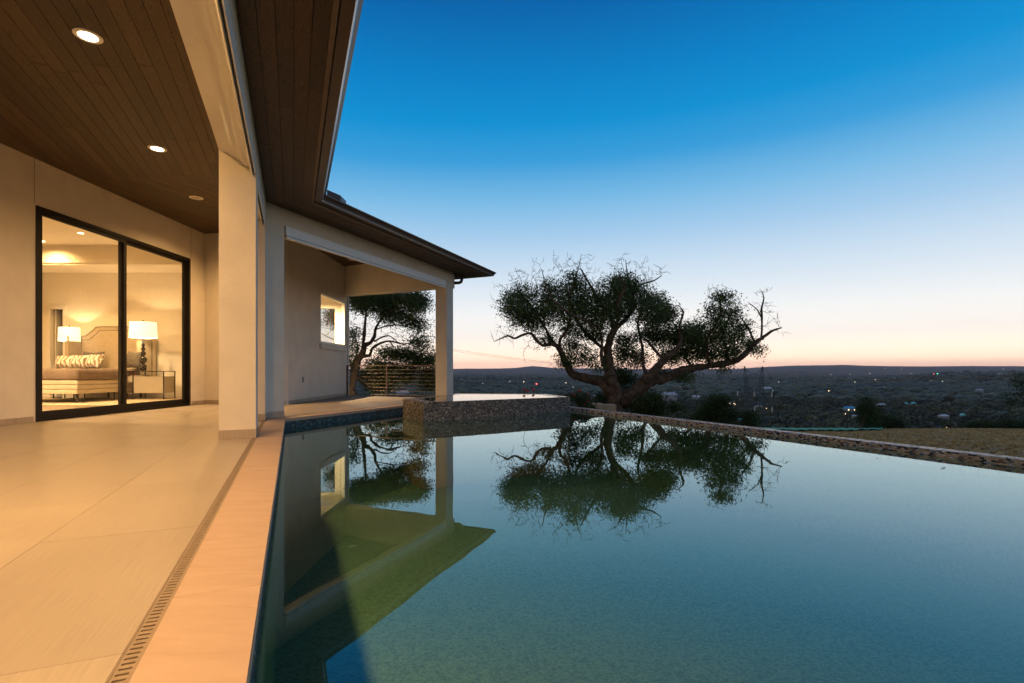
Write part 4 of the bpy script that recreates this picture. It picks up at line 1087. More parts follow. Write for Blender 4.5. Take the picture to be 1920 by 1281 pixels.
oak_limbs = [
 [(812,1075,74,0),(815,1010,62,0),(815,950,62,0),(818,905,66,0),(800,860,52,0),(788,800,44,0),(776,720,37,.1),(770,640,31,.1),(780,560,27,0),(800,505,23,-.1),(775,430,17,-.2),(722,360,13,-.2),(682,285,10,-.1),(640,205,7,0),(604,140,4,0)],
 [(800,900,56,0),(765,850,46,.1),(735,818,40,.2),(650,800,33,.3),(568,772,31,.4),(520,700,26,.4),(490,640,22,.3),(462,602,19,.2),(430,592,15,.1),(372,600,11,0),(332,560,10,-.1),(305,530,9,-.1),(250,542,8,-.1),(205,560,7,-.1),(168,545,6,-.2),(118,566,4,-.2),(84,580,2,-.2)],
 [(462,602,15,.2),(425,560,13,.3),(400,500,11,.4),(362,440,10,.5),(330,380,9,.5),(285,330,7,.4),(240,280,5,.3),(215,215,3,.2)],
 [(492,640,14,.3),(482,570,12,.2),(515,520,11,0),(540,440,9,-.2),(520,350,8,-.4),(545,260,6,-.5),(575,170,4,-.5),(590,110,2,-.5)],
 [(745,725,15,.1),(722,660,13,-.2),(718,580,11,-.4),(690,505,10,-.6),(620,470,9,-.8),(540,440,7,-1.0),(450,380,6,-1.1),(390,300,4,-1.1),(360,180,2,-1)],
 [(782,560,21,0),(830,492,18,.3),(900,430,15,.5),(945,360,12,.6),(935,290,9,.6),(985,225,7,.5),(1060,200,5,.5),(1110,170,3,.4)],
 [(900,430,10,.5),(930,330,9,.2),(900,240,7,0),(880,150,4,0),(875,90,2,0)],
 [(790,520,14,.1),(820,440,12,-.4),(800,360,10,-.8),(830,280,8,-1.0),(790,210,5,-1.1)],
 [(770,640,16,.1),(700,560,14,.8),(640,480,12,1.2),(600,380,10,1.4),(640,280,7,1.5)],
 [(850,930,58,0),(925,875,46,-.1),(988,805,39,-.2),(1040,742,32,-.3),(1092,682,26,-.4),(1150,632,20,-.4),(1182,580,14,-.4),(1180,490,9,-.3),(1202,410,6,-.3),(1180,365,3,-.2)],
 [(985,790,15,-.2),(980,690,12,.1),(988,620,10,.3),(978,540,9,.4),(970,450,8,.5),(1005,350,6,.6),(1050,280,4,.6)],
 [(1080,690,13,-.4),(1020,600,10,-.1),(990,560,8,.1)],
 [(860,940,54,0),(950,868,46,.1),(1055,815,37,.3),(1150,792,31,.4),(1222,757,28,.4),(1300,737,25,.4),(1400,722,23,.3),(1492,708,22,.2),(1550,690,20,.1),(1620,620,17,0),(1680,560,13,-.1),(1740,517,9,-.1),(1802,496,3,-.1)],
 [(1678,560,10,-.1),(1692,470,8,0),(1690,380,7,0),(1712,315,5,.1),(1700,272,2.5,.1)],
 [(1650,590,9,0),(1625,510,7,.1),(1590,455,5,.1),(1575,425,3,.2)],
 [(1690,440,5,0),(1655,390,4,-.1),(1600,345,2,-.1)],
 [(1402,722,15,.3),(1372,650,12,.1),(1362,560,10,0),(1405,480,9,-.1),(1440,400,7,-.1),(1440,330,5,0),(1500,295,3,0)],
 [(1492,708,13,.2),(1520,620,10,.5),(1500,530,8,.6),(1530,450,6,.6),(1560,390,3,.6)],
 [(1300,737,12,.4),(1280,660,9,.8),(1310,580,7,1.0),(1290,500,4,1.0)],
]
oak_blobs = [(250,330,115,110,.3),(200,390,90,70,-.4),(330,430,120,90,.2),(430,300,120,110,.4),(480,420,130,90,-.5),(560,250,90,80,-.3),(620,340,120,110,.5),
 (700,420,130,110,-.5),(700,520,110,60,.6),(790,300,120,110,-.3),(850,380,120,90,.5),(880,240,110,80,.2),(980,300,120,80,.5),(1060,330,90,60,.4),(1000,420,110,80,-.4),
 (1080,440,70,60,0),(560,500,90,45,.8),(560,590,70,50,.8),(640,660,80,60,.5),(520,690,80,50,.3),(700,740,50,40,-.8),(910,560,100,60,.9),(880,650,90,60,.6),(960,680,80,60,.5),
 (1090,560,90,70,.4),(1170,540,80,70,0),(1240,560,70,70,.4),(1180,660,90,60,.5),(1290,640,80,80,.6),(1370,560,90,90,.3),(1440,480,90,80,0),(1470,580,100,80,-.2),(1400,400,70,45,0),
 (1460,320,75,40,0),(1530,400,70,60,.3),(1560,500,80,70,.2),(1400,650,120,55,.5),(1530,650,80,45,.3),(1640,600,60,50,.2),(1680,640,50,35,.1),(1250,790,90,40,.6),(1120,770,60,30,.7),
 (900,790,100,60,1.2),(830,740,60,50,1.2),(1480,740,60,25,.2),(1330,480,45,55,.5),(1140,420,50,45,.2),(1220,520,90,60,-.2),(1110,390,60,55,0),(1060,520,100,50,.3),(1290,560,70,60,0),(400,560,70,40,.2),(250,450,80,50,0)]
oak_dead = [(250,200,80,70,26),(400,150,90,80,30),(600,140,90,75,30),(740,190,80,60,22),(900,140,100,75,30),(1040,170,90,50,24),(1180,430,50,60,12),(140,520,70,70,22),(120,310,60,90,18),
 (1700,330,55,70,34),(1600,420,55,70,26),(1760,480,50,50,22),(1690,430,60,70,24),(330,610,70,40,16),(1450,280,80,30,16),(1180,400,60,50,14),(300,250,120,90,26),(820,150,90,60,24),(500,130,90,70,24)]
oak_base = (at_depth(900+815/3.2, 700, 17.2).x, 17.2, float(ground_z(2.8, 17.2))-.05)
grow('oak_tree', 'large spreading live oak with bare twig ends behind the pool edge', 'tree', oak_limbs, oak_blobs, 17.2, oak_base, (900,460), 3.2, 4700, 20, .040,
     (M_bark, M_bark_d, M_leaf), seed=11, dead=oak_dead, loose=.33, depth=1.0)

# tree behind the portico, in the zoomed frame with origin (620,520), scale 5.3375
pt_limbs = [
 [(215,1330,60,0),(210,1180,44,0),(225,1050,40,0),(245,950,40,0),(265,850,42,0),(300,800,40,0),(330,720,34,0),(345,680,28,0),(400,650,22,0),(430,590,17,.1),(440,500,14,.2),(480,430,11,.2),(560,340,8,.2),(700,250,5,.2)],
 [(330,730,26,0),(345,640,20,-.2),(360,560,17,-.3),(372,440,14,-.3),(370,330,10,-.2),(330,220,7,-.2)],
 [(310,790,30,0),(375,780,22,.2),(385,720,18,.3),(430,680,16,.3),(500,645,14,.3),(570,635,12,.3),(650,650,10,.3),(700,665,8,.3),(770,655,7,.3),(830,620,6,.3),(900,590,5,.3),(990,590,4,.3),(1060,580,2,.3)],
 [(575,640,10,.3),(600,670,9,.2),(620,700,6,.2)],
 [(430,640,12,.1),(480,590,9,.5),(540,575,8,.6),(600,610,6,.6),(650,650,4,.5)],
 [(440,520,10,.1),(560,470,8,.5),(680,470,6,.7),(800,500,5,.7),(900,540,3,.7)],
 [(480,430,9,.2),(600,350,7,-.2),(760,300,5,-.3),(880,250,3,-.3)],
 [(265,860,20,0),(230,780,14,.3),(240,700,10,.4),(220,620,6,.4)],
 [(235,900,14,0),(140,760,10,-.1),(60,640,7,-.1),(-20,600,5,-.1),(-90,560,3,-.1)],
 [(250,1000,16,0),(420,1120,12,.4),(520,1090,10,.6),(600,1040,8,.7),(680,990,6,.7)],
]
pt_blobs = [(20,400,55,110,0),(60,300,60,60,.2),(300,150,160,70,0),(480,180,140,90,.3),(380,280,160,90,-.2),(560,300,150,110,.2),(690,220,140,90,0),(800,200,120,80,.2),(860,300,80,90,0),(760,400,120,80,.3),(600,400,110,60,0),(860,480,90,60,.2),(890,230,70,70,.3),
 (230,700,70,70,0),(200,560,40,80,.3),(190,850,40,80,.1),(560,760,120,45,.2),(700,780,130,60,.4),(830,780,110,60,.2),(880,660,90,70,.3),(940,840,110,60,.2),(1010,820,60,60,.4),(420,870,130,60,.5),(600,900,160,50,.7),(800,900,120,40,.6),(980,960,90,70,.5),
 (300,1000,140,90,1.2),(480,980,120,80,1.0),(420,1100,160,80,1.2),(700,1000,100,70,1.0),(960,1060,110,90,.8),(260,230,120,60,.3)]
pt_dead = [(300,460,110,110,40),(560,500,120,80,34),(660,540,100,70,26),(520,700,110,60,26),(1010,480,60,70,14),(990,700,60,70,12),(760,560,80,50,16)]
grow('portico_tree', 'leafy tree with forked trunk seen through the far portico above the railing', 'tree', pt_limbs, pt_blobs, 18.2, (at_depth(660, 700, 18.2).x, 18.2, -2.6), (620,520), 5.3375, 2700, 20, .040,
     (M_bark, M_bark_d, M_leaf), seed=5, dead=pt_dead, loose=.40)

# smaller trees and shrubs: x and y are photo pixels, sc=1
def shrub(name, label, cat, cx, y_top, y_bot, w, Y, seed, n_a=260, lp=14, leaf=.05, mats=(M_bark, M_bark_d, M_leaf2), shape='round', group=None, lean=0, loose=.3):
    h = y_bot-y_top; limbs = []; r_ = random.Random(seed); k = 1
    base = at_depth(cx, y_bot, Y)
    tr = max(1.0, h*.035)
    for j in range(5 if shape != 'tree' else 4):
        ang = (j-2)/2 if shape != 'tree' else (j-1.5)/2.5
        limbs.append([(cx, y_bot+2, tr, 0), (cx+ang*w*.10+lean*.3, y_bot-h*.3, tr*.7, r_.uniform(-.3,.3)), (cx+ang*w*.25+lean*.6, y_bot-h*.58, tr*.45, r_.uniform(-.6,.6)), (cx+ang*w*.38+lean, y_bot-h*.86, tr*.2, r_.uniform(-.8,.8))])
    blobs = []
    lo = .25 if shape == 'tree' else .05
    for j in range(12):
        fy = lo+(1-lo)*r_.random()*.85; blobs.append((cx+(r_.random()-.5)*w*(.95 if fy < .6 else .55)+lean*fy, y_bot-h*fy, w*r_.uniform(.09,.17), h*r_.uniform(.08,.15), r_.uniform(-.5,.5)))
    blobs.append((cx+lean*.6, y_bot-h*.4, w*.24, h*.24, 0))
    return grow(name, label, cat, limbs, blobs, Y, (base.x, Y, base.z-.25), (0,0), 1.0, n_a, lp, leaf, mats, seed=seed, group=group, twig=.006, loose=loose)
shrub('small_tree', 'small dark leaning tree on the crest of the brown lawn', 'tree', 1612, 742, 806, 48, 33, 31, n_a=260, lp=16, leaf=.06, shape='tree', lean=14, loose=.45)
shrub('shrub', 'dark bush right beside the small leaning tree', 'shrub', 1645, 776, 806, 52, 35, 32, n_a=260, leaf=.07, group='bushes along the lawn crest', loose=.5)
shrub('shrub', 'rounded bush second to the right of the small leaning tree', 'shrub', 1672, 774, 806, 40, 35.5, 33, n_a=240, leaf=.07, group='bushes along the lawn crest', loose=.5)
shrub('shrub', 'low green bush left of the large one at the right end of the crest', 'shrub', 1835, 793, 808, 60, 35, 34, n_a=240, leaf=.06, group='bushes along the lawn crest', loose=.4)
shrub('shrub', 'widest green bush at the right end of the lawn crest', 'shrub', 1888, 787, 809, 84, 35, 35, n_a=360, leaf=.06, group='bushes along the lawn crest', loose=.45)
shrub('small_tree', 'broad green tree left of the transmission tower below the crest', 'tree', 1352, 742, 805, 110, 27, 36, n_a=700, lp=20, leaf=.06, shape='round', loose=.5)
shrub('shrub', 'dense dark green shrub right of the oak trunk', 'shrub', 1218, 735, 785, 96, 16.4, 37, n_a=520, lp=18, leaf=.04, loose=.3)
shrub('shrub', 'green undergrowth behind the oak trunk, seen between its two lowest limbs', 'shrub', 1185, 700, 770, 70, 18.6, 38, n_a=300, lp=16, leaf=.04, loose=.3)
shrub('shrub', 'low dark shrub left of the oak trunk', 'shrub', 1135, 738, 778, 52, 17.8, 40, n_a=240, lp=16, leaf=.04, loose=.3)
shrub('small_tree', 'tree whose leafy tips enter at the right edge of the picture', 'tree', 1950, 640, 800, 96, 24, 39, n_a=420, lp=14, leaf=.05, shape='tree', loose=.3)

# flowering plant and the stone wall beside the spa
M_flower = plain('red_petals', (.50,.02,.035), .6)
M_lime = plain('limestone', (.36,.28,.20), .85, vary=.15, scale=5, bump=.5, bscale=40)
fp = shrub('flowering_shrub', 'leafy plant with red blossoms at the back corner of the spa', 'plant', 1087, 731, 768, 46, 12.6, 41, n_a=120, lp=12, leaf=.035, loose=.16)
def blossoms(root, pts, name='blossom'):
    for (px, py, Y, r) in pts:
        mb = MB(); c = at_depth(px, py, Y)
        for k in range(9):
            v = Vector((random.gauss(0,1), random.gauss(0,1), random.gauss(0,1))).normalized()*r*.6; mb.ico((v.x,v.y,v.z), r*.42, 0, .7)
        o = mb.build('blossom', M_flower, root); o.location = c-root.location
blossoms(fp, [(1087,732,12.6,.05),(1078,741,12.5,.035),(1093,743,12.6,.045),(1101,739,12.5,.04),(1103,751,12.5,.04),(1089,755,12.5,.04),(1096,759,12.4,.035),(1083,748,12.5,.03),(1072,738,12.6,.03)])
fp2 = thing('flowering_plant', 'thin stemmed red flowers rising behind the back rim of the spa', 'plant', tuple(at_depth(990, 742, 13.0)))
for (px, py) in ((983,731), (989,735), (1000,732)):
    c0_ = at_depth(px, 750, 13.0); c1_ = at_depth(px, py, 13.0)
    o = MB().tube([c0_-fp2.location, (c0_+c1_)/2-fp2.location+Vector((.01,0,0)), c1_-fp2.location], .006, 5).build('stem', M_leaf2, fp2)
    set_cols(o, np.full((len(o.data.polygons), 3), .4))
blossoms(fp2, [(983,730,13.0,.045),(989,734.5,13.0,.04),(1000,731,13.0,.045)])
sw = thing('stone_wall', 'low tan limestone block wall between the spa corner and the oak trunk', 'wall', tuple(at_depth(1130, 764, 13.4)))
for k, (x0_, x1_) in enumerate(((1106,1131), (1131.4,1156))):
    q0, q1 = at_depth(x0_, 757, 13.4), at_depth(x1_, 757, 13.4-.02)
    o = MB().box(q0.x, q1.x, 13.4, 13.75, -1.2, q0.z-.0-.03*k).build('stone', M_lime); o.parent = sw; o.location = -sw.location

# short dry tufts over the turf
def tufts(n_=60000):
    r_ = np.random.default_rng(77); y = 6+28*r_.uniform(0, 1, n_)**1.15; x = r_.uniform(-2, 40, n_)
    side = (x-1.322)*.8934+(y-11.52)*.4493; k = (side > .5) & (np.degrees(np.arctan2(x, y)) > 8); x, y = x[k], y[k]
    clump = .6*fbm(x*.45, y*3.2, 1.6)+r_.normal(0, .55, len(x)); k = clump > -.7; x, y, clump = x[k], y[k], clump[k]; m_ = len(x)
    z = ground_z(x, y)-.01; P_ = np.stack([x, y, z], 1); a_ = r_.uniform(0, pi, m_); w = np.stack([np.cos(a_), np.sin(a_), 0*a_], 1)*r_.uniform(.02, .06, m_)[:,None]
    h = np.stack([r_.normal(0,.03,m_), r_.normal(0,.03,m_), r_.uniform(.02,.06,m_)], 1)
    V = np.stack([P_-w, P_+w, P_+w*.5+h, P_-w*.6+h*.8], 1).reshape(-1, 3); cc = np.clip(.45+.25*clump+r_.normal(0,.15,m_), 0, 1)[:,None].repeat(3, 1)
    fast_mesh('grass', V, np.arange(m_*4).reshape(-1, 4), leaf_mat('dry_grass', (.24,.165,.06), (.60,.44,.20), .2), None, cc, kind='stuff')
tufts()

# green erosion netting on the crest
M_net = plain('green_netting', (.01,.27,.13), .8, vary=.3, scale=3)
gn = MB(); K_ = 60; R_n = 7; gv = []
for j in range(R_n):
    for k in range(K_+1):
        az = radians(23.0+13.2*k/K_); y = 25.2+8.2*j/(R_n-1)+(.5*sin(k*.37)+.3*sin(k*1.1) if j == 0 else 0); x = y*math.tan(az)
        gv.append((x, y, float(ground_z(x, y))+.085+.02*sin(k*1.7+j)))
gn.add(gv, [(j*(K_+1)+k, j*(K_+1)+k+1, (j+1)*(K_+1)+k+1, (j+1)*(K_+1)+k) for j in range(R_n-1) for k in range(K_)])
tag(gn.build('erosion_netting', M_net), 'bright green netting laid along the crest left of the small tree', 'netting')

# ------------------------------------------------------------------ woodland of the valley
def instanced(name, protos, pos, scale, rot, tone, mat, pick):
    Vs = []; Fs = []; cols = []; base_i = 0
    for pi_, (pv_, pf_, pc_) in enumerate(protos):
        m_ = pick == pi_
        if not m_.any(): continue
        P_ = pos[m_]; S_ = scale[m_]; c_, s_ = np.cos(rot[m_]), np.sin(rot[m_]); nI = len(P_)
        x = pv_[None,:,0]*c_[:,None]-pv_[None,:,1]*s_[:,None]; y = pv_[None,:,0]*s_[:,None]+pv_[None,:,1]*c_[:,None]; z = np.broadcast_to(pv_[None,:,2], x.shape)
        v = np.stack([x,y,z], -1)*S_[:,None,:]+P_[:,None,:]
        Vs.append(v.reshape(-1,3)); f = pf_[None]+np.arange(nI)[:,None,None]*len(pv_)+base_i; Fs.append(f.reshape(-1, f.shape[-1])); base_i += nI*len(pv_)
        cols.append(np.clip(tone[m_][:,None]+pc_[None], 0, 1).ravel())
    V = np.concatenate(Vs); Fc = np.concatenate(Fs); cc = np.concatenate(cols)[:,None].repeat(3,1)
    o = fast_mesh(name, V, Fc, mat, None, cc, kind='stuff'); return o
def crown_leafy(seed, nq=100):
    r_ = np.random.default_rng(seed); V = []; cols = []; 
    lob = r_.normal(0, .38, (6,3)); lob[:,2] = np.abs(lob[:,2])*.7+.35
    for k in range(nq):
        c = lob[r_.integers(6)]; d = r_.normal(0,1,3); d /= np.linalg.norm(d); d[2] = abs(d[2])*.9-.1
        q = c+d*np.array([.46,.46,.38])*r_.uniform(.75,1.05); u_ = np.cross(d, r_.normal(0,1,3)); u_ /= np.linalg.norm(u_); w_ = np.cross(d, u_)+r_.normal(0,.35,3)
        s = r_.uniform(.06,.12); V += [q-u_*s-w_*s*.7, q+u_*s-w_*s*.7, q+u_*s*.8+w_*s, q-u_*s*.8+w_*s]; cols.append(r_.normal(0,.12))
    return np.array(V), np.arange(nq*4).reshape(-1,4), np.array(cols)
def crown_blob(seed, sub):
    v, f = ICO[sub]; V = []
    for q in v:
        q = Vector(q); k = 1+.30*noise.noise(q*2.6+Vector((seed*5.1,0,0)))+.16*noise.noise(q*6+Vector((0,seed*2.2,0)))
        V.append((q.x*k*.62, q.y*k*.62, q.z*k*.42+.42))
    r_ = np.random.default_rng(seed); return np.array(V), np.array([(*t_, ) for t_ in f]), r_.normal(0,.07,len(f))
def scatter(r0, r1, spacing, az0=-22, az1=52, seed=1):
    r_ = np.random.default_rng(seed); A_ = .5*radians(az1-az0)*(r1**2-r0**2); n_ = int(A_/spacing**2)
    r = np.sqrt(r_.uniform(r0**2, r1**2, n_)); az = np.radians(r_.uniform(az0, az1, n_)); x, y = r*np.sin(az), r*np.cos(az)
    return x, y, r, r_
def woods(name, r0, r1, sp, protos, h, seed, azr=(-22,52), dens=.35):
    x, y, r, r_ = scatter(r0, r1, sp, *azr, seed=seed)
    keep = fbm(x, y, 70+r0*.05)+r_.normal(0,.35,len(x)) > -dens*3
    az = np.degrees(np.arctan2(x, y)); keep &= ~((az > 20) & (r < 62)); x, y, r = x[keep], y[keep], r[keep]
    z = ground_z(x, y); n_ = len(x); s = h*r_.uniform(.6,1.35,n_)
    pos = np.stack([x,y,z+h*.05],1); sc_ = np.stack([s*r_.uniform(.9,1.35,n_), s*r_.uniform(.9,1.35,n_), s*r_.uniform(.7,1.0,n_)],1)
    tone = np.clip(.42+.22*fbm(x,y,45)+r_.normal(0,.2,n_), 0, 1)
    return instanced(name, protos, pos, sc_, r_.uniform(0,6.28,n_), tone, M_wood_crown, r_.integers(0,len(protos),n_))
lf = [crown_leafy(s) for s in (1,2,3,4)]
b1 = [crown_blob(s, 1) for s in (1,2,3,4)]; b2 = [crown_blob(s, 2) for s in (5,6,7)]; b0 = [crown_blob(s, 0) for s in (8,9,10)]
tq = woods('woodland', 70, 620, 7.0, lf, 6.2, 1)
woods('inner_woodland', 70, 620, 7.0, b0, 5.0, 1)
woods('mid_woodland', 600, 1600, 12, b1, 7.5, 2, dens=.40)
woods('far_woodland', 1550, 4200, 26, b0, 14, 3, (-20,50), dens=.3)

# ------------------------------------------------------------------ transmission tower and wires
M_steel = plain('galvanised_steel', (.035,.06,.08), .5, metal=.3)
M_insul = plain('insulator', (.55,.55,.52), .5)
TY = 285.
tw_ = thing('transmission_tower', 'lattice steel power transmission tower standing in the valley right of the oak', 'pylon', (at_depth(1412, 700, TY).x, TY, -33.5))
def T(px, py, dy=0.): q = at_depth(px, py, TY); return Vector((q.x, TY+dy, q.z))-tw_.location
def lat(seq, half, r, name):
    """a square lattice mast through pixel points"""
    mb = MB()
    for i in range(len(seq)-1):
        (x0_, y0_), (x1_, y1_) = seq[i], seq[i+1]; h0, h1 = half[i], half[i+1]
        c0_ = [T(x0_+sx_*h0, y0_, sy_*h0*.3) for sx_, sy_ in ((-1,-1),(1,-1),(1,1),(-1,1))]; c1_ = [T(x1_+sx_*h1, y1_, sy_*h1*.3) for sx_, sy_ in ((-1,-1),(1,-1),(1,1),(-1,1))]
        for k in range(4):
            mb.tube([c0_[k], c1_[k]], r, 4); mb.tube([c0_[k], c1_[(k+1)%4]], r*.55, 3); mb.tube([c0_[(k+1)%4], c1_[k]], r*.55, 3)
    return mb.build(name, M_steel, tw_)
lat([(1396,686.5),(1398,707),(1399,722),(1400,738),(1400,756),(1400,775),(1400,820)], [.3,2.6,2.6,3,3.2,3.6,5], .13, 'mast')
lat([(1430,686.5),(1428,707),(1428,722),(1428,742),(1429,760),(1430,780),(1433,820)], [.3,2.6,2.6,3,3.2,3.6,6.5], .13, 'mast')
def arm(x0_, x1_, y_, up_=0):
    mb = MB(); mb.tube([T(x0_, y_), T(x1_, y_)], .16, 4)
    if up_:
        for (xa, ya, xb, yb) in ((x0_, y_, 1396, y_-up_), (x1_, y_, 1430, y_-up_), (1396, y_-up_, 1412, y_), (1430, y_-up_, 1414, y_), (1398, y_-2, 1428, y_-up_*.6), (1428, y_-2, 1400, y_-up_*.6)): mb.tube([T(xa,ya), T(xb,yb)], .10, 3)
    return mb.build('crossarm', M_steel, tw_)
arm(1382.5, 1447.5, 707.5, 20)
arm(1383, 1447, 731, 9); arm(1400, 1447.5, 760, 8)
mb = MB()
for (xa, ya, xb, yb) in ((1398,722,1447,760),(1399,745,1430,765),(1398,775,1425,797),(1400,770,1420,800),(1428,731,1408,740)): mb.tube([T(xa,ya), T(xb,yb)], .10, 3)
mb.build('brace', M_steel, tw_)
for (px, py) in ((1383,733),(1414.5,734),(1447,735.5),(1415,762),(1447.5,763)):
    MB().tube([T(px, py), T(px, py+9)], .34, 8).build('insulator', M_insul, tw_)
for k, (px, py, xe, ye) in enumerate(((1383,742,-70,33),(1414,743,-66,31),(1396,687,-66,46),(1430,687,-60,45))):
    s_ = T(px, py)+tw_.location; e_ = Vector((xe, 150, (ye-31)*.6+6.5)); mb = MB(); pts = []
    for i in range(25):
        u_ = i/24; q = s_.lerp(e_, u_); q.z -= 7*4*u_*(1-u_); pts.append(q)
    lab = ['lowest left cable from the tower to beyond the house', 'second cable from the tower, starting at its middle', 'upper cable leaving the left mast top', 'upper cable leaving the right mast top'][k]
    o = mb.tube(pts, .055, 3).build('power_line', M_black); tag(o, 'thin dark '+lab, 'power line', 'power lines across the valley')

# ------------------------------------------------------------------ houses and lights of the valley
M_hw = plain('pale_siding', (.30,.30,.29), .8); M_win = emitter('lit_window', (1.0,.72,.36), 3.0)
roofs = {'blue': plain('blue_roof', (.05,.32,.55), .5), 'white': plain('pale_roof', (.50,.54,.60), .5), 'teal': plain('teal_roof', (.15,.60,.62), .5), 'grey': plain('grey_roof', (.34,.37,.42), .6)}
def far_house(px, py, w, col, label, gable=False, lit=0, rz=.2, hh=.30):
    """a cottage sized in pixels; its distance follows from the valley floor"""
    lo_, hi_ = 60., 5000.
    ex = (px-960)/F; sl = (HZ-py)/F
    ys = np.geomspace(150, 5200, 900); zz = ground_z(ex*ys, ys)+5.5; ok_ = np.nonzero(zz >= EYE+sl*ys)[0]
    Y = float(ys[ok_[0]]) if len(ok_) else 900.
    W_ = w/F*Y; Dp = W_*.6; Hh = W_*hh
    t_ = thing('house', label, 'house', (ex*Y, Y, float(EYE+sl*Y-Hh*.4)), None, rz)
    MB().box(-W_/2, W_/2, -Dp/2, Dp/2, -6, Hh).build('wall', M_hw, t_)
    rh = W_*.22
    if gable: V_ = [(-W_*.55,-Dp*.6,Hh),(W_*.55,-Dp*.6,Hh),(W_*.55,Dp*.6,Hh),(-W_*.55,Dp*.6,Hh),(0,-Dp*.6,Hh+rh*2),(0,Dp*.6,Hh+rh*2)]; F_ = [(0,1,4),(1,2,5,4),(2,3,5),(3,0,4,5),(3,2,1,0)]
    else: V_ = [(-W_*.55,-Dp*.6,Hh),(W_*.55,-Dp*.6,Hh),(W_*.55,Dp*.6,Hh),(-W_*.55,Dp*.6,Hh),(-W_*.45,0,Hh+rh),(W_*.45,0,Hh+rh)]; F_ = [(0,1,5,4),(1,2,5),(2,3,4,5),(3,0,4),(3,2,1,0)]
    obj('roof', V_, F_, roofs[col], t_)
    for k in range(max(lit, 2)):
        x = -W_*.35+W_*.7*k/max(1, max(lit,2)-1); MB().box(x-W_*.05, x+W_*.05, -Dp/2-.05, -Dp/2-.01, Hh*.35, Hh*.8).build('window', M_win if k < lit else M_black, t_)
    return Y
far_house(1592, 769, 18, 'blue', 'house with a bright blue roof and lit windows left of the small tree', lit=2)
far_house(1602, 781, 8, 'white', 'tiny white shed just below the blue roofed house')
far_house(1699, 759, 7, 'teal', 'small gabled cottage, left one of a pair in the middle of the valley', True)
far_house(1713, 759, 8, 'teal', 'small gabled cottage, right one of a pair in the middle of the valley', True)
far_house(1769, 783, 15, 'white', 'white roofed house low in the valley above the brown lawn')
far_house(1805, 780, 8, 'teal', 'narrow teal house right of the white roofed one', True)
far_house(1836, 734, 12, 'grey', 'pale roofed house high on the wooded slope at right')
far_house(1652, 762, 14, 'grey', 'grey roofed house right of the small tree top')
far_house(1654, 730, 12, 'grey', 'grey house in the clearing above the small tree')
far_house(1875, 705, 12, 'white', 'long pale building far off near the right ridge')
far_house(1305, 746, 12, 'white', 'bluish white house seen under the oak limb tip')
far_house(1272, 777, 10, 'white', 'white gabled house right of the oak trunk near the pool edge', True)
far_house(1255, 745, 24, 'grey', 'long low grey building behind the oak right limb')
far_house(1438, 731, 14, 'white', 'pale roofed house just right of the tower upper part')
far_house(1423, 765, 12, 'grey', 'grey roofed house behind the lower part of the tower', lit=2)
far_house(1390, 789, 12, 'teal', 'teal roofed house low beside the tower foot')
far_house(1370, 757, 12, 'grey', 'dim house left of the tower with a lit window', lit=2)
far_house(755, 741, 22, 'grey', 'grey roofed house seen through the railing bars')
far_house(1112, 745, 10, 'white', 'small white house left of the oak trunk')
lampm = {'warm': emitter('far_lamp_warm', (1.0,.66,.32), 3.0), 'white': emitter('far_lamp_white', (1.0,.9,.75), 1.8), 'red': emitter('far_lamp_red', (1.0,.08,.05), 5), 'green': emitter('far_lamp_green', (.05,1.0,.45), 3), 'cool': emitter('far_lamp_cool', (.55,.8,1.0), 1.5)}
M_pole = plain('lamp_pole', (.08,.08,.08), .6)
def far_lamp(px, py, r, kind, label=None, group=None):
    ex = (px-960)/F; sl = (HZ-py)/F; ys = np.geomspace(200, 9000, 900); zz = ground_z(ex*ys, ys)+9; ok_ = np.nonzero(zz >= EYE+sl*ys)[0]
    Y = float(ys[ok_[0]])*.985 if len(ok_) else 6500.
    z = EYE+sl*Y; R0 = .72*r/F*Y
    t_ = thing('street_lamp', label, 'lamp', (ex*Y, Y, z), group or 'tiny '+kind+' lamps scattered over the valley')
    MB().ico((0,0,0), R0, 1).build('bulb', lampm[kind], t_); MB().tube([(0,0,-9),(0,0,-R0)], .12, 4).build('pole', M_pole, t_)
far_lamp(1006, 720, 1.8, 'red', 'bright red light left of the oak below the skyline', 'coloured lights in the valley')
far_lamp(1758, 701.5, 1.7, 'green', 'bright green light near the right ridge', 'coloured lights in the valley')
far_lamp(1751, 701, .9, 'red', 'small red light just left of the green one', 'coloured lights in the valley')
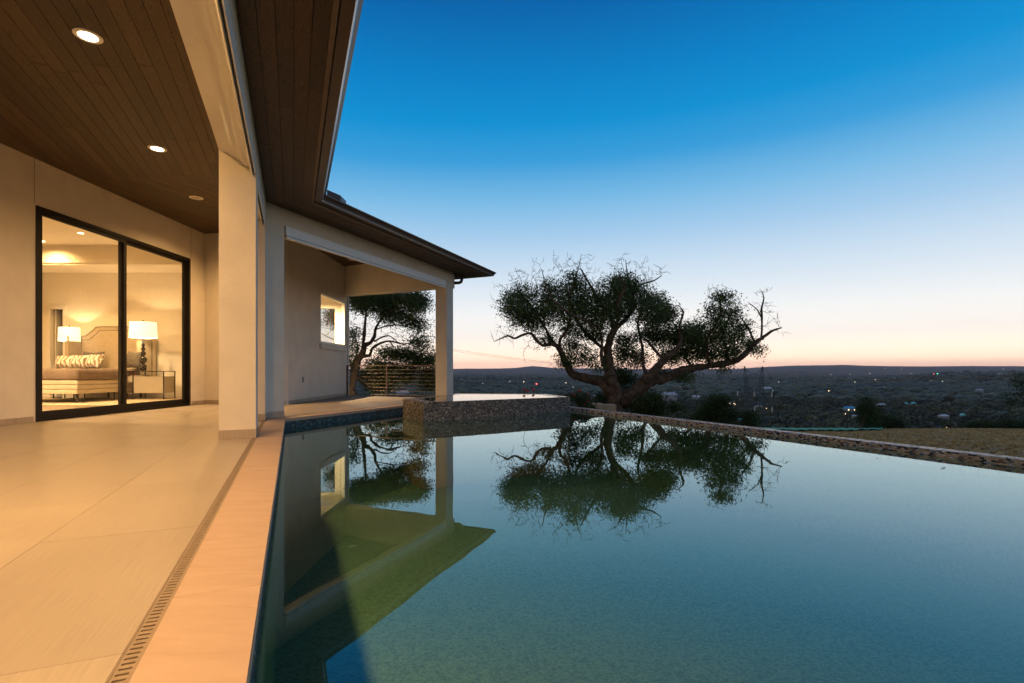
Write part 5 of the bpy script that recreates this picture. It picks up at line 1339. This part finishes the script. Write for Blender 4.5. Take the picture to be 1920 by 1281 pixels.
lamps = [(982,716,1.2,'warm'),(956,715,.8,'white'),(1061,718,1.0,'warm'),(1075,726,.7,'white'),(1641,712.5,1.3,'warm'),(1603,716.5,1.0,'white'),(1594,702.5,.9,'warm'),(1631,700.5,.9,'white'),(1642,703.5,.8,'warm'),
     (1558,702.5,.7,'warm'),(1554,733,1.3,'warm'),(1460,716.5,.8,'white'),(1767,715,.9,'white'),(1881,692,.9,'white'),(1690,692.5,.7,'warm'),(1659,690.8,.6,'warm'),(1585,776,1.0,'warm'),(1378,758,1.0,'warm'),(1364,757,.7,'warm'),(1437,766,1.0,'warm'),
     (865,712,.7,'white'),(905,719,.8,'white'),(930,711,.6,'white'),(1775,801.5,.8,'warm'),(1449,733,.8,'cool'),(1745,714,.6,'warm'),(1708,700,.6,'warm'),(1310,745,.7,'cool'),(890,703,.6,'white'),(1520,707,.6,'white')]
ORD = ['first','second','third','fourth','fifth','sixth','seventh','eighth','ninth','tenth','eleventh','twelfth','thirteenth','fourteenth','fifteenth','sixteenth']
for k_ in ('warm', 'white', 'cool'):
    row = sorted([q for q in lamps if q[3] == k_])
    for i, (x, y, r, _) in enumerate(row):
        lab = 'tiny %s lamp among the valley trees, %s %s from the left' % ({'warm':'warm yellow','white':'white','cool':'bluish'}[k_], ORD[i], k_) if k_ != 'cool' else ('tiny bluish lamp seen under the oak limb tip', 'tiny bluish lamp beside the tower right arm')[i]
        far_lamp(x, y, r, k_, lab)

# ------------------------------------------------------------------ floating leaves
M_dry = plain('dry_leaf', (.12,.07,.03), .7)
def leaf_at(px, py, z, s, rz, label):
    q = at(px, py, z); V = []
    prof = [(-1,0),(-.6,.26),(0,.36),(.6,.25),(1,0),(.6,-.25),(0,-.36),(-.6,-.26)]
    M_ = Matrix.Rotation(rz, 4, 'Z'); V = [M_ @ Vector((x*s, y*s, .004*abs(x)*s*60+.001)) for x, y in prof]
    o = obj('leaf', V, [tuple(range(8))], M_dry); o.location = (q.x, q.y, z+.001); tag(o, label, 'leaf', 'dry leaves on the water')
leaf_at(1769, 878, ZW, .03, .4, 'dry leaf floating alone on the right part of the pool')
leaf_at(1645, 859.5, ZW, .02, 1.2, 'small dry leaf floating close to the mosaic edge')
leaf_at(983, 743.5, ZT, .03, .4, 'dry leaf at the back of the spa water, left one of two')
leaf_at(999, 742.8, ZT, .03, 2.0, 'dry leaf at the back of the spa water, right one of two')
scene.cycles.max_bounces = 10; scene.cycles.transparent_max_bounces = 16
scene.cycles.sample_clamp_indirect = 6
